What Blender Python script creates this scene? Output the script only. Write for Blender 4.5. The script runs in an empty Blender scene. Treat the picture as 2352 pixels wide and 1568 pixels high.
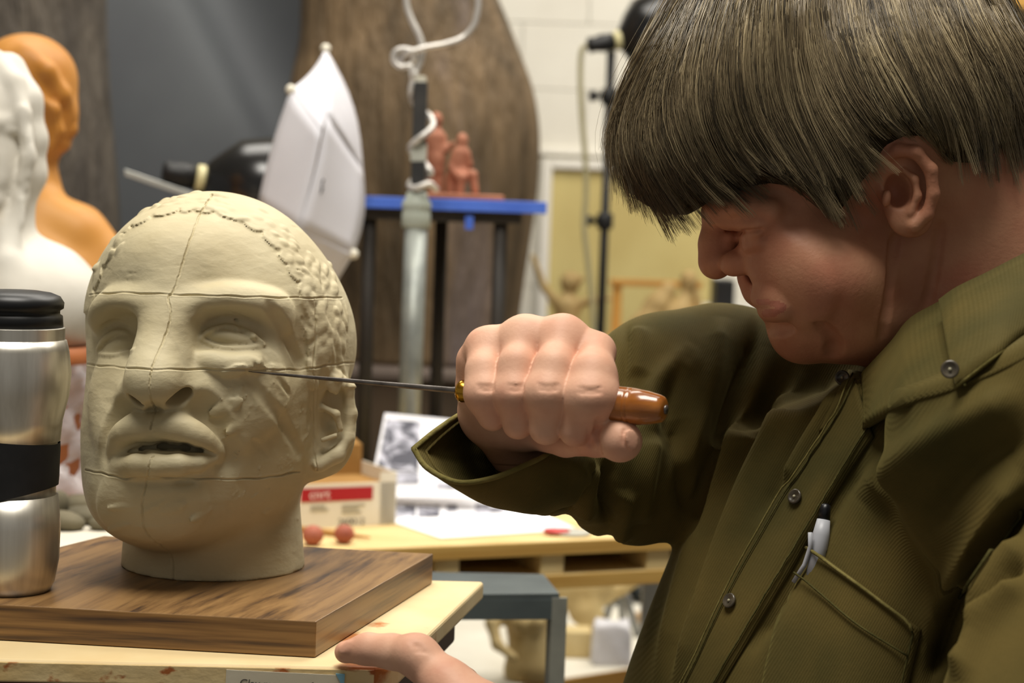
import bpy, bmesh, math, random
import numpy as np
from mathutils import Vector, Matrix
from mathutils.bvhtree import BVHTree

# ---------------------------------------------------------------- camera, light, exposure
SC = bpy.context.scene
COL = SC.collection
FPX, CXP, CYP = 4200.0, 1176.0, 784.0          # focal length and image centre for a 2352 x 1568 frame
_p, _r = math.radians(3.8), math.radians(2.0)
FWD = np.array([0, math.cos(_p), -math.sin(_p)])
_u0 = np.array([0, math.sin(_p), math.cos(_p)]); _r0 = np.array([1.0, 0, 0])
RIGHT = math.cos(_r)*_r0 + math.sin(_r)*_u0
UP = -math.sin(_r)*_r0 + math.cos(_r)*_u0
CAMP = np.array([0, 0, 1.40])
CM = np.stack([RIGHT, UP, -FWD], 1)             # camera space -> world rotation

cd = bpy.data.cameras.new('camera'); cam = bpy.data.objects.new('camera', cd); COL.objects.link(cam)
mw = Matrix.Identity(4)
for i in range(3):
    for j in range(3): mw[i][j] = CM[i, j]
    mw[i][3] = CAMP[i]
cam.matrix_world = mw
cd.sensor_width = 36; cd.lens = FPX/2352*36; cd.clip_start = 0.05; cd.clip_end = 60
cd.dof.use_dof = True; cd.dof.focus_distance = 1.28; cd.dof.aperture_fstop = 7.0
SC.camera = cam

SC.view_settings.view_transform = 'Standard'; SC.view_settings.look = 'None'
SC.view_settings.gamma = 1; SC.view_settings.use_curve_mapping = False
SC.view_settings.exposure = -0.08

wd = bpy.data.worlds.new('room_light'); SC.world = wd; wd.use_nodes = True
wd.node_tree.nodes['Background'].inputs[0].default_value = (1.0, 0.95, 0.87, 1)
wd.node_tree.nodes['Background'].inputs[1].default_value = 0.2

def area(name, loc, size, power, target, col=(1, .952, .865)):
    l = bpy.data.lights.new(name, 'AREA'); l.shape = 'RECTANGLE'; l.size, l.size_y = size
    l.energy = power; l.color = col
    o = bpy.data.objects.new(name, l); COL.objects.link(o); o.location = loc
    o.rotation_euler = (Vector(target)-Vector(loc)).to_track_quat('-Z', 'Y').to_euler()
    return o
# fluorescent ceiling fixtures of the studio
area('ceiling_fluorescent', (-0.25, 0.85, 3.6), (1.4, 1.0), 84, (-0.25, 1.15, 0))
area('ceiling_fluorescent', (0.9, 2.7, 3.6), (1.6, 1.2), 62, (0.7, 2.9, 0))
area('ceiling_fluorescent', (-0.6, 3.3, 3.6), (1.6, 1.2), 46, (-0.6, 3.8, 0))
area('ceiling_fluorescent', (1.2, 4.4, 3.6), (1.6, 0.6), 46, (1.2, 5.2, 0))

# ---------------------------------------------------------------- pixel <-> space helpers
def C3(px, py, D):
    """camera space point (x right, y up, z towards viewer) of an image position at depth D"""
    return np.array([(px-CXP)*D/FPX, -(py-CYP)*D/FPX, -D])
def W3(px, py, D): return CAMP + CM @ C3(px, py, D)
def cam2world(v): return np.asarray(v) @ CM.T + CAMP
def world2cam(v): return (np.asarray(v)-CAMP) @ CM
def proj(v):
    c = world2cam(v); D = -c[..., 2]
    return np.stack([CXP+FPX*c[..., 0]/D, CYP-FPX*c[..., 1]/D, D], -1)
def G3(px, py, z):
    d = CM @ C3(px, py, 1.0)
    return CAMP + d*((z-CAMP[2])/d[2])
def Y3(px, py, y):
    d = CM @ C3(px, py, 1.0)
    return CAMP + d*((y-CAMP[1])/d[1])

# ---------------------------------------------------------------- materials
def lin(c):
    c = np.array(c, float)/255
    return tuple(np.where(c <= .04045, c/12.92, ((c+.055)/1.055)**2.4)) + (1,)
MATS = {}
class NT:
    def __init__(s, name):
        s.m = bpy.data.materials.new(name); s.m.use_nodes = True; s.t = s.m.node_tree
        s.b = s.t.nodes['Principled BSDF']
    def n(s, typ, **kw):
        nd = s.t.nodes.new(typ)
        for k, v in kw.items():
            if k.startswith('i_'):
                k = k[2:]; k = int(k) if k.isdigit() else k.replace('_', ' ')
                nd.inputs[k].default_value = v
            else: setattr(nd, k, v)
        return nd
    def l(s, a, b): s.t.links.new(a, b)
def pbr(name, c1, c2=None, rough=.6, scale=8, bump=.15, bscale=60, metal=0, spec=.4, stretch=(1, 1, 1), contrast=(.35, .65),
        sss=0, detail=4, bdist=.002, coat=0, c3=None, c3scale=3, c3range=(.55, .7), rot=(0, 0, 0)):
    """one procedural material: two (three) colours mixed by noise, fine bump by a second noise"""
    if name in MATS: return MATS[name]
    N = NT(name); b = N.b
    b.inputs['Roughness'].default_value = rough; b.inputs['Metallic'].default_value = metal
    b.inputs['Specular IOR Level'].default_value = spec; b.inputs['Coat Weight'].default_value = coat
    co = N.n('ShaderNodeTexCoord'); mp = N.n('ShaderNodeMapping'); mp.inputs['Scale'].default_value = stretch
    mp.inputs['Rotation'].default_value = rot
    N.l(co.outputs['Object'], mp.inputs[0])
    n1 = N.n('ShaderNodeTexNoise', i_Scale=scale, i_Detail=detail); N.l(mp.outputs[0], n1.inputs['Vector'])
    r = N.n('ShaderNodeValToRGB'); N.l(n1.outputs['Fac'], r.inputs[0])
    r.color_ramp.elements[0].position, r.color_ramp.elements[1].position = contrast
    r.color_ramp.elements[0].color = lin(c1); r.color_ramp.elements[1].color = lin(c2 or c1)
    out = r.outputs[0]
    if c3:
        n3 = N.n('ShaderNodeTexNoise', i_Scale=c3scale, i_Detail=6); N.l(mp.outputs[0], n3.inputs['Vector'])
        r3 = N.n('ShaderNodeValToRGB'); N.l(n3.outputs['Fac'], r3.inputs[0])
        r3.color_ramp.elements[0].position, r3.color_ramp.elements[1].position = c3range
        mx = N.n('ShaderNodeMix', data_type='RGBA'); N.l(r3.outputs[0], mx.inputs[0]); N.l(out, mx.inputs[6])
        mx.inputs[7].default_value = lin(c3); out = mx.outputs[2]
    N.l(out, b.inputs['Base Color'])
    if sss:
        b.inputs['Subsurface Weight'].default_value = sss; b.inputs['Subsurface Radius'].default_value = (1, .35, .2)
        b.inputs['Subsurface Scale'].default_value = .006
    if bump:
        n2 = N.n('ShaderNodeTexNoise', i_Scale=bscale, i_Detail=5); N.l(mp.outputs[0], n2.inputs['Vector'])
        bp = N.n('ShaderNodeBump', i_Strength=bump, i_Distance=bdist); N.l(n2.outputs['Fac'], bp.inputs['Height'])
        N.l(bp.outputs[0], b.inputs['Normal'])
    MATS[name] = N.m
    return N.m

# ---------------------------------------------------------------- object helpers
def tag(o, label=None, cat=None, group=None, kind=None):
    if label: o['label'] = label
    if cat: o['category'] = cat
    if group: o['group'] = group
    if kind: o['kind'] = kind
    return o
def thing(name, loc, label, cat, group=None):
    o = bpy.data.objects.new(name, None); COL.objects.link(o)
    o.location = [float(a) for a in loc]; o.empty_display_size = .05
    return tag(o, label, cat, group)
def adopt(o, parent):
    o.parent = parent; o.matrix_parent_inverse = Matrix.Translation(-WLOC.get(parent.name, Vector(parent.location)))
WLOC = {}
def mesh_obj(name, v, f, mat, parent=None, smooth=False, world=True):
    me = bpy.data.meshes.new(name)
    v = np.asarray(v, float)
    if isinstance(f, np.ndarray):
        nf, k = f.shape
        me.vertices.add(len(v)); me.vertices.foreach_set('co', v.astype(np.float32).ravel())
        me.loops.add(nf*k); me.loops.foreach_set('vertex_index', f.astype(np.int32).ravel())
        me.polygons.add(nf); me.polygons.foreach_set('loop_start', np.arange(0, nf*k, k, dtype=np.int32))
        me.update(calc_edges=True); me.validate()
    else:
        me.from_pydata(v.tolist(), [], [list(map(int, q)) for q in f]); me.update()
    me.materials.append(mat)
    if smooth: me.polygons.foreach_set('use_smooth', np.ones(len(me.polygons), bool))
    o = bpy.data.objects.new(name, me); COL.objects.link(o)
    if parent is not None: adopt(o, parent)
    return o
def fixn(o):
    bm = bmesh.new(); bm.from_mesh(o.data); bmesh.ops.recalc_face_normals(bm, faces=bm.faces); bm.to_mesh(o.data); bm.free()
    return o
class MB:
    """collects boxes, tubes, lathes ... and links them as one mesh object"""
    def __init__(s): s.v = []; s.f = []
    def add(s, v, f):
        b = len(s.v); s.v += [tuple(map(float, q)) for q in v]; s.f += [tuple(int(i)+b for i in q) for q in f]; return s
    def hexa(s, bot, top):
        return s.add(list(bot)+list(top), [(3, 2, 1, 0), (4, 5, 6, 7), (0, 1, 5, 4), (1, 2, 6, 5), (2, 3, 7, 6), (3, 0, 4, 7)])
    def box(s, lo, hi):
        (x0, y0, z0), (x1, y1, z1) = lo, hi
        return s.hexa([(x0, y0, z0), (x1, y0, z0), (x1, y1, z0), (x0, y1, z0)], [(x0, y0, z1), (x1, y0, z1), (x1, y1, z1), (x0, y1, z1)])
    def obox(s, c, ax, half):
        c = np.array(c, float); ax = [np.array(a, float)/np.linalg.norm(a) for a in ax]
        p = lambda i, j, k: c + ax[0]*half[0]*i + ax[1]*half[1]*j + ax[2]*half[2]*k
        return s.hexa([p(-1, -1, -1), p(1, -1, -1), p(1, 1, -1), p(-1, 1, -1)], [p(-1, -1, 1), p(1, -1, 1), p(1, 1, 1), p(-1, 1, 1)])
    def slab(s, poly, z0, z1):
        n = len(poly); v = [(*p[:2], z0) for p in poly] + [(*p[:2], z1) for p in poly]
        f = [tuple(range(n-1, -1, -1)), tuple(range(n, 2*n))] + [(i, (i+1) % n, n+(i+1) % n, n+i) for i in range(n)]
        return s.add(v, f)
    def tube(s, pts, r, n=10, cap=True, flat=None):
        pts = np.array(pts, float); m = len(pts); r = np.broadcast_to(np.array(r, float), (m,))
        t = np.gradient(pts, axis=0); t /= np.linalg.norm(t, axis=1)[:, None]+1e-12
        a = np.array([0, 0, 1.0]) if abs(t[0, 2]) < .9 else np.array([1.0, 0, 0])
        u = np.cross(t[0], a); u /= np.linalg.norm(u); v = []
        for i in range(m):
            u = u - t[i]*np.dot(u, t[i]); u /= np.linalg.norm(u); w = np.cross(t[i], u)
            for k in range(n):
                an = 2*math.pi*k/n; v.append(pts[i]+r[i]*(math.cos(an)*u+math.sin(an)*w*(flat or 1)))
        f = [(i*n+k, i*n+(k+1) % n, (i+1)*n+(k+1) % n, (i+1)*n+k) for i in range(m-1) for k in range(n)]
        if cap: f += [tuple(range(n-1, -1, -1)), tuple(range((m-1)*n, m*n))]
        return s.add(v, f)
    def lathe(s, base, axis, prof, n=32, flute=None):
        """prof: list of (distance along axis, radius)"""
        base = np.array(base, float); ax = np.array(axis, float); ax /= np.linalg.norm(ax)
        a = np.array([0, 0, 1.0]) if abs(ax[2]) < .9 else np.array([1.0, 0, 0])
        u = np.cross(a, ax); u /= np.linalg.norm(u); w = np.cross(ax, u); v = []
        for (h, r) in prof:
            for k in range(n):
                an = 2*math.pi*k/n; v.append(base+ax*h+max(r, 1e-5)*(math.cos(an)*u+math.sin(an)*w))
        m = len(prof)
        f = [(i*n+k, i*n+(k+1) % n, (i+1)*n+(k+1) % n, (i+1)*n+k) for i in range(m-1) for k in range(n)]
        f += [tuple(range(n-1, -1, -1)), tuple(range((m-1)*n, m*n))]
        return s.add(v, f)
    def ball(s, c, r, n=16, m=10, R=None):
        c = np.array(c, float); r = np.broadcast_to(np.array(r, float), (3,)); v = []
        for i in range(m+1):
            th = math.pi*i/m
            for k in range(n):
                q = np.array([math.sin(th)*math.cos(2*math.pi*k/n), math.sin(th)*math.sin(2*math.pi*k/n), math.cos(th)])*r
                if i in (0, m): q = np.array([0, 0, math.cos(th)])*r + q*1e-3
                v.append(c+(R @ q if R is not None else q))
        f = [(i*n+k, (i+1)*n+k, (i+1)*n+(k+1) % n, i*n+(k+1) % n) for i in range(m) for k in range(n)]
        return s.add(v, f)
    def build(s, name, mat, parent=None, smooth=False, bevel=0, segs=2, angle=None):
        o = mesh_obj(name, s.v, s.f, mat, parent, smooth)
        fixn(o)
        if bevel:
            m = o.modifiers.new('edge', 'BEVEL'); m.width = bevel; m.segments = segs; m.limit_method = 'ANGLE'
        if smooth and angle is not None:
            o.data.set_sharp_from_angle(angle=math.radians(angle))
        return o
def crom(pts, n=8):
    """Catmull-Rom resample of a polyline of any dimension"""
    p = np.array(pts, float); p = np.vstack([2*p[0]-p[1], p, 2*p[-1]-p[-2]]); out = []
    for i in range(1, len(p)-2):
        for t in np.linspace(0, 1, n, endpoint=False):
            a, b, c, d = p[i-1], p[i], p[i+1], p[i+2]
            out.append(.5*((2*b)+(-a+c)*t+(2*a-5*b+4*c-d)*t*t+(-a+3*b-3*c+d)*t**3))
    out.append(p[-2]); return np.array(out)

# ---------------------------------------------------------------- sculpting: smooth blended solids on a grid -> surface nets
def rotm(ax, deg):
    return np.array(Matrix.Rotation(math.radians(deg), 3, Vector(ax)))
class Sculpt:
    """camera-space solid; features are placed by image position and depth"""
    def __init__(s, px0, py0, px1, py1, D0, D1, h):
        a = C3(px0, py1, D1) if px0 < CXP else C3(px0, py1, D0)
        xs = [C3(p, 0, D)[0] for p in (px0, px1) for D in (D0, D1)]; ys = [C3(0, p, D)[1] for p in (py0, py1) for D in (D0, D1)]
        s.lo = np.array([min(xs), min(ys), -D1]); hi = np.array([max(xs), max(ys), -D0]); s.h = h
        s.n = np.ceil((hi-s.lo)/h).astype(int)+1
        s.ref = None
        s.F = np.ones(s.n, np.float32); s.ax = [(s.lo[i]+h*np.arange(s.n[i])).astype(np.float32) for i in range(3)]
    def _blk(s, lo, hi):
        i0 = np.clip(np.floor((lo-s.lo)/s.h).astype(int), 0, s.n); i1 = np.clip(np.ceil((hi-s.lo)/s.h).astype(int)+1, 0, s.n)
        if np.any(i1 <= i0): return None, None
        sl = tuple(slice(a, b) for a, b in zip(i0, i1))
        return sl, (s.ax[0][sl[0]][:, None, None], s.ax[1][sl[1]][None, :, None], s.ax[2][sl[2]][None, None, :])
    def _comb(s, sl, d, k, op):
        F = s.F[sl]
        if op == '+':
            hh = np.clip(.5+.5*(F-d)/k, 0, 1); s.F[sl] = F*(1-hh)+d*hh-k*hh*(1-hh)
        else:
            d = -d; hh = np.clip(.5+.5*(d-F)/k, 0, 1); s.F[sl] = F*(1-hh)+d*hh+k*hh*(1-hh)
    def ell(s, c, r, R=None, k=.004, op='+'):
        c = np.array(c, float); r = np.broadcast_to(np.array(r, float), (3,)).astype(float); R = np.eye(3) if R is None else R
        e = np.sqrt(((R*r)**2).sum(1)) + 1.6*k+3*s.h
        sl, g = s._blk(c-e, c+e)
        if sl is None: return s
        x, y, z = (np.float32(-c[i])+g[i] for i in range(3)); R32 = R.astype(np.float32)
        k0 = 0; k1 = 0
        for j in range(3):
            q = (x*R32[0, j]+y*R32[1, j]+z*R32[2, j])/np.float32(r[j]); q2 = q*q; k0 = k0+q2; k1 = k1+q2/np.float32(r[j]**2)
        k0 = np.sqrt(k0); d = k0*(k0-1)/(np.sqrt(k1)+1e-9)
        s._comb(sl, d, k, op); return s
    def cap(s, a, b, ra, rb, k=.004, op='+'):
        a = np.array(a, float); b = np.array(b, float); m = max(ra, rb)+1.6*k+3*s.h
        sl, g = s._blk(np.minimum(a, b)-m, np.maximum(a, b)+m)
        if sl is None: return s
        ba = (b-a); L = max(float(ba @ ba), 1e-12)
        x, y, z = (np.float32(-a[i])+g[i] for i in range(3))
        t = np.clip((x*np.float32(ba[0])+y*np.float32(ba[1])+z*np.float32(ba[2]))/np.float32(L), 0, 1)
        d = np.sqrt((x-t*np.float32(ba[0]))**2+(y-t*np.float32(ba[1]))**2+(z-t*np.float32(ba[2]))**2)-np.float32(ra)-t*np.float32(rb-ra)
        s._comb(sl, d, k, op); return s
    def chain(s, pts, k=.004, op='+'):
        """pts: (px, py, D, radius_px)"""
        for p, q in zip(pts[:-1], pts[1:]):
            s.cap(C3(*p[:3]), C3(*q[:3]), p[3]*p[2]/FPX, q[3]*q[2]/FPX, k, op)
        return s
    def pell(s, px, py, D, rx, ry, rz, rot=0, k=.004, op='+', R=None):
        """ellipsoid in image terms; radii in pixels at depth D, rot = clockwise degrees in the image, rz along the view"""
        Q = rotm((0, 0, 1), -rot) if R is None else R
        return s.ell(C3(px, py, D), np.array([rx, ry, rz])*D/FPX, Q, k, op)
    def plane(s, p, n, k=.002):
        """cut away everything on the +n side"""
        n = np.array(n, float); n /= np.linalg.norm(n); p = np.array(p, float)
        d = s.ax[0][:, None, None]*np.float32(n[0])+s.ax[1][None, :, None]*np.float32(n[1])+s.ax[2][None, None, :]*np.float32(n[2])-np.float32(p @ n)
        sl = (slice(None),)*3; s._comb(sl, -d, k, '-'); return s
    def cut2d(s, poly, D, k=.002):
        """keep only what lies inside an outline drawn in image positions (depth D)"""
        X, Y = np.meshgrid(s.ax[0], s.ax[1], indexing='ij'); u = CXP+FPX*X/D; w = CYP-FPX*Y/D
        uv = np.stack([u.ravel(), w.ravel()], 1); P = np.array(poly, float); d, _ = linedist(uv, np.vstack([P, P[:1]]))
        ins = np.zeros(len(uv), bool); m = len(P)
        for i in range(m):
            (x0, y0), (x1, y1) = P[i], P[(i+1) % m]
            c = ((y0 > uv[:, 1]) != (y1 > uv[:, 1])); ins ^= c & (uv[:, 0] < (x1-x0)*(uv[:, 1]-y0)/(y1-y0+1e-12)+x0)
        d = (np.where(ins, -d, d)*D/FPX).reshape(X.shape).astype(np.float32)[:, :, None]
        s._comb((slice(None),)*3, -d+0*s.F, k, '-'); return s
    def freeze(s): s.ref = s.F.copy(); return s
    def hit(s, px, py):
        D = np.arange(-s.ax[2][-1]+s.h, -s.ax[2][0]-s.h, s.h*.5)
        x = ((px-CXP)*D/FPX-s.lo[0])/s.h; y = (-(py-CYP)*D/FPX-s.lo[1])/s.h; z = (-D-s.lo[2])/s.h
        i, j, k = np.round(x).astype(int), np.round(y).astype(int), np.round(z).astype(int)
        ok = (i >= 0) & (i < s.n[0]) & (j >= 0) & (j < s.n[1]) & (k >= 0) & (k < s.n[2])
        F = s.F if s.ref is None else s.ref
        val = np.full(len(D), 1.0); val[ok] = F[i[ok], j[ok], k[ok]]
        w = np.where(val < 0)[0]
        if not len(w): return None
        i = w[0]; a, b = (val[i-1], val[i]) if i else (0, -1)
        return float(D[i]-s.h*.5*min(1, max(0, -b/(a-b+1e-9))))
    def hitn(s, px, py, dflt=None, e=6):
        D = s.hit(px, py)
        if D is None: return dflt, np.array([0, 0, 1.0])
        a = [s.hit(px+e, py), s.hit(px-e, py), s.hit(px, py+e), s.hit(px, py-e)]
        a = [D if q is None or abs(q-D) > .03 else q for q in a]
        u = C3(px+e, py, a[0])-C3(px-e, py, a[1]); v = C3(px, py-e, a[3])-C3(px, py+e, a[2])
        n = np.cross(u, v); n /= np.linalg.norm(n)+1e-12
        return D, n
    def stamp(s, px, py, rx, ry, rz, rot=0, off=0, k=.003, op='+'):
        """ellipsoid laid on the present surface: tangent radii rx, ry and normal radius rz in px, off along the normal"""
        D, n = s.hitn(px, py)
        if D is None: return s
        t = np.array([math.cos(math.radians(rot)), -math.sin(math.radians(rot)), 0]); t = t-n*(t @ n); t /= np.linalg.norm(t)
        R = np.stack([t, np.cross(n, t), n], 1); sc = D/FPX
        return s.ell(C3(px, py, D)+n*off*sc, np.array([rx, ry, rz])*sc, R, k, op)
    def stroke(s, pts, k=.003, op='+', res=6):
        """ridge (+) or groove (-) drawn on the surface: pts (px, py, radius_px, offset_px along the normal)"""
        q = crom(pts, res) if len(pts) > 2 else np.array(pts, float); out = []
        for px, py, r, off in q:
            D, n = s.hitn(px, py)
            if D is None: continue
            sc = D/FPX; out.append((C3(px, py, D)+n*off*sc, r*sc))
        for (a, ra), (b, rb) in zip(out[:-1], out[1:]):
            if np.linalg.norm(a-b) < .03: s.cap(a, b, ra, rb, k, op)
        return s
    def net(s):
        F = s.F; S = F < 0
        c = np.zeros(np.array(S.shape)-1, np.int8)
        sh = S.shape
        for i in (0, 1):
            for j in (0, 1):
                for k in (0, 1): c += S[i:sh[0]-1+i, j:sh[1]-1+j, k:sh[2]-1+k]
        act = np.argwhere((c > 0) & (c < 8)); I, J, K = act.T
        cor = {(i, j, k): F[I+i, J+j, K+k] for i in (0, 1) for j in (0, 1) for k in (0, 1)}
        acc = np.zeros((len(I), 3)); cnt = np.zeros(len(I))
        for a in cor:
            for d in range(3):
                if a[d]: continue
                b = list(a); b[d] = 1; b = tuple(b); fa, fb = cor[a], cor[b]
                m = (fa < 0) != (fb < 0); t = np.where(m, fa/np.where(m, fa-fb, 1), 0)
                for e in range(3):
                    acc[:, e] += np.where(m, a[e]+(t if e == d else 0), 0)
                cnt += m
        v = s.lo+s.h*(act+acc/cnt[:, None])
        idx = np.full(c.shape, -1, np.int32); idx[I, J, K] = np.arange(len(I)); quads = []
        for d in range(3):
            u, w = (d+1) % 3, (d+2) % 3
            lo = [slice(None)]*3; hi = [slice(None)]*3; lo[d] = slice(0, sh[d]-1); hi[d] = slice(1, sh[d])
            A, B = S[tuple(lo)], S[tuple(hi)]
            e = np.argwhere(A != B); e = e[(e[:, u] > 0) & (e[:, w] > 0) & (e[:, u] < sh[u]-1) & (e[:, w] < sh[w]-1)]
            fl = A[e[:, 0], e[:, 1], e[:, 2]]
            def at(du, dw):
                q = e.copy(); q[:, u] -= du; q[:, w] -= dw; return idx[q[:, 0], q[:, 1], q[:, 2]]
            q = np.stack([at(1, 1), at(0, 1), at(0, 0), at(1, 0)], 1)
            q[~fl] = q[~fl][:, ::-1]; quads.append(q)
        return v, np.vstack(quads)
def vnorm(v, f):
    n = np.zeros_like(v); a = np.cross(v[f[:, 2]]-v[f[:, 0]], v[f[:, 3 if f.shape[1] > 3 else 1]]-v[f[:, 1 if f.shape[1] > 3 else 0]])
    for i in range(f.shape[1]): 
        for e in range(3): n[:, e] += np.bincount(f[:, i], a[:, e], len(v))
    return n/(np.linalg.norm(n, axis=1)[:, None]+1e-12)
def pxof(v):
    D = -v[:, 2]; return np.stack([CXP+FPX*v[:, 0]/D, CYP-FPX*v[:, 1]/D], 1)
def linedist(uv, pts):
    """distance in px of each point to a polyline, and the position along it (0..1)"""
    best = np.full(len(uv), 1e9); par = np.zeros(len(uv)); n = len(pts)-1
    for i in range(n):
        a, b = np.array(pts[i][:2], float), np.array(pts[i+1][:2], float); ba = b-a; L = max(ba @ ba, 1e-9)
        t = np.clip(((uv-a) @ ba)/L, 0, 1); d = np.linalg.norm(uv-a-t[:, None]*ba, axis=1)
        m = d < best; best[m] = d[m]; par[m] = (i+t[m])/n
    return best, par
def refine(v, f, mask):
    """split the marked quads in 2x2 with their neighbours kept whole (bmesh)"""
    bm = bmesh.new(); bv = [bm.verts.new(p) for p in v]; bm.verts.index_update()
    ed = set(); 
    for q, m in zip(f.tolist(), mask.tolist()):
        fc = bm.faces.new([bv[i] for i in q])
        if m: ed.update(fc.edges)
    bmesh.ops.subdivide_edges(bm, edges=list(ed), cuts=2, use_grid_fill=True)
    bmesh.ops.triangulate(bm, faces=bm.faces[:])
    bm.verts.index_update()
    vv = np.array([p.co for p in bm.verts]); ff = np.array([[w.index for w in q.verts] for q in bm.faces])
    bm.free(); return vv, ff
def ease(t): t = np.clip(t, 0, 1); return t*t*(3-2*t)
# ================================================================ room shell
def N3(*a): return np.array(a, float)
WHITE = pbr('wall_paint', (226, 222, 210), (216, 211, 198), rough=.7, scale=3, bump=.15, bscale=50)
WY = 5.6
fl = MB().box((-6, -2.5, -.05), (6, WY+.3, 0)).build('floor', pbr('concrete_floor', (132, 128, 120), (108, 104, 98), rough=.6, scale=2.5, bump=.15, bscale=40)); tag(fl, kind='structure')
wb = MB().box((-6, WY+.06, 0), (6, WY+.3, 3.8)).build('wall_back', pbr('mortar', (222, 217, 205), rough=.8)); tag(wb, kind='structure')
blk = MB().box((0, 0, 0), (.3985, .06, .1985)).build('block', WHITE, wb, bevel=.0025); blk.location = (-.2, WY+.001, 0); bme = blk.data; first = True
for r in range(19):
    for c in range(8):
        x = -.2+c*.4-(.2 if r % 2 else 0)
        if first: blk.location = (x, WY+.001, r*.2); first = False
        else:
            o = bpy.data.objects.new('block', bme); COL.objects.link(o); o.parent = wb; o.location = (x, WY+.001, r*.2)
            m = o.modifiers.new('edge', 'BEVEL'); m.width = .0025; m.segments = 2
cl = MB().box((-6, -2.5, 3.8), (6, WY+.3, 3.9)).build('ceiling', pbr('ceiling_paint', (225, 220, 205), rough=.8)); tag(cl, kind='structure')

# framed tan panel on the block wall
def rectY(px0, py0, px1, py1, y):                      # world rectangle on a plane y = const
    a = Y3(px0, py0, y); b = Y3(px1, py1, y); return min(a[0], b[0]), max(a[0], b[0]), min(a[2], b[2]), max(a[2], b[2])
x0, x1, z0, z1 = rectY(1268, 388, 1618, 1000, WY)
t = thing('framed_panel', (x0, WY, z0), 'tan fibreboard panel in a white painted frame on the block wall', 'panel')
MB().box((x0, WY-.03, z0), (x1, WY+.005, z1)).build('board', pbr('tan_board', (198, 182, 122), (188, 170, 110), rough=.8, scale=5), t)
for lo, hi in (((x0-.03, WY-.05, z0), (x0, WY+.005, z1+.03)), ((x1, WY-.05, z0), (x1+.03, WY+.005, z1+.03)), ((x0, WY-.05, z1), (x1, WY+.005, z1+.03))):
    MB().box(lo, hi).build('frame_rail', pbr('frame_white', (226, 222, 212), rough=.6), t, bevel=.004)
MB().box((x0-.05, WY-.02, z1+.045), (x1+.05, WY+.005, z1+.06)).build('ledge', pbr('frame_white', (0, 0, 0)), t)

# grey studio backdrop: two hanging sheets meeting in a slanting fold
def backdrop():
    ys = [(-300, 4.6), (0, 4.6), (350, 4.6), (900, 4.6), (1700, 4.6)]
    V = []; rows = [-500, -250, -100, 0, 120, 250, 350, 500, 800, 1200, 1700]
    cols = list(range(11)); dep = [0, 0, 0, 0, .02, .10, .15, .16, .12, -.05, -.15]
    for y in rows:
        fx = 425+y*.50
        xs = [-900, -300, fx-260, fx-60, fx, fx+28, fx+60, fx+130, fx+220, min(fx+420, 1040), 1090]
        xs = [min(x, 1090-(10-i)*4) for i, x in enumerate(xs)]
        for c, d in zip(xs, dep): V.append(Y3(c, y, 4.55+d))
    n = len(cols); F = np.array([(i*n+j, (i+1)*n+j, (i+1)*n+j+1, i*n+j+1) for i in range(len(rows)-1) for j in range(n-1)])
    o = mesh_obj('backdrop', V, F, pbr('backdrop_grey', (92, 95, 98), (84, 86, 90), rough=.75, scale=3, bump=.08), smooth=True)
    so = o.modifiers.new('thickness', 'SOLIDIFY'); so.thickness = .01; so.offset = 0
    s = o.modifiers.new('soft', 'SUBSURF'); s.levels = s.render_levels = 2
    tag(o, 'dark grey studio backdrop sheet with a slanting soft fold', 'backdrop')
backdrop()

# ---------------------------------------------------------------- big wooden columns
def ringcol(name, rows, D, mat, dk=.8, n=48, seed=1, amp=.012, zbot=None):
    """upright carved column; rows of (py, px_left, px_right) at depth D"""
    rnd = np.random.RandomState(seed); q = crom(rows, 5); V = []; ph = rnd.rand(8)*6.28
    for (py, a, b) in q:
        A, B = W3(a, py, D), W3(b, py, D); c = (A+B)/2; r = np.linalg.norm(B-A)/2
        for k in range(n):
            an = 2*math.pi*k/n; w = 1+amp*(math.sin(5*an+ph[0]+py*.004)+.7*math.sin(11*an+ph[1])+.5*math.sin(19*an+ph[2]+py*.002))
            V.append((c[0]+r*math.cos(an)*(w if abs(math.sin(an)) > .3 else 1), c[1]+r*dk*math.sin(an)*w, c[2]))
    if zbot is not None:
        for k in range(n): x, y, z = V[-n]; V.append((x, y, zbot))
    m = len(V)//n
    F = [(i*n+k, i*n+(k+1) % n, (i+1)*n+(k+1) % n, (i+1)*n+k) for i in range(m-1) for k in range(n)]+[tuple(range(n)), tuple(range((m-1)*n, m*n))]
    o = MB().add(V, F).build(name, mat, smooth=True)
    return o
wood_big = pbr('weathered_wood', (66, 53, 34), (114, 93, 66), rough=.75, scale=6, bump=.9, bscale=26, stretch=(2.2, 2.2, .36), contrast=(.34, .66), bdist=.02, c3=(124, 112, 112), c3scale=2.0, c3range=(.54, .72))
o = ringcol('carved_wood_torso', [(-260, 800, 1040), (-150, 735, 1080), (-60, 700, 1118), (0, 692, 1150), (100, 688, 1190), (200, 668, 1226), (300, 655, 1240), (420, 660, 1236), (560, 700, 1216), (700, 740, 1196), (815, 765, 1182)], 4.0, wood_big, zbot=W3(950, 828, 4.0)[2])
tag(o, 'huge brown wooden trunk carved with a swelling curved outline', 'sculpture')
zz = W3(950, 828, 4.0)[2]; cx = W3(975, 828, 4.0)
pl = thing('wood_plinth', (cx[0], cx[1], 0), 'dark brown box plinth under the carved wooden trunk', 'plinth')
MB().box((cx[0]-.30, cx[1]-.22, .0), (cx[0]+.20, cx[1]+.18, zz-.022)).build('body', pbr('plinth_wood', (70, 54, 36), (54, 42, 28), rough=.7, scale=6, stretch=(1, 1, .3)), pl, bevel=.004)
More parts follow.
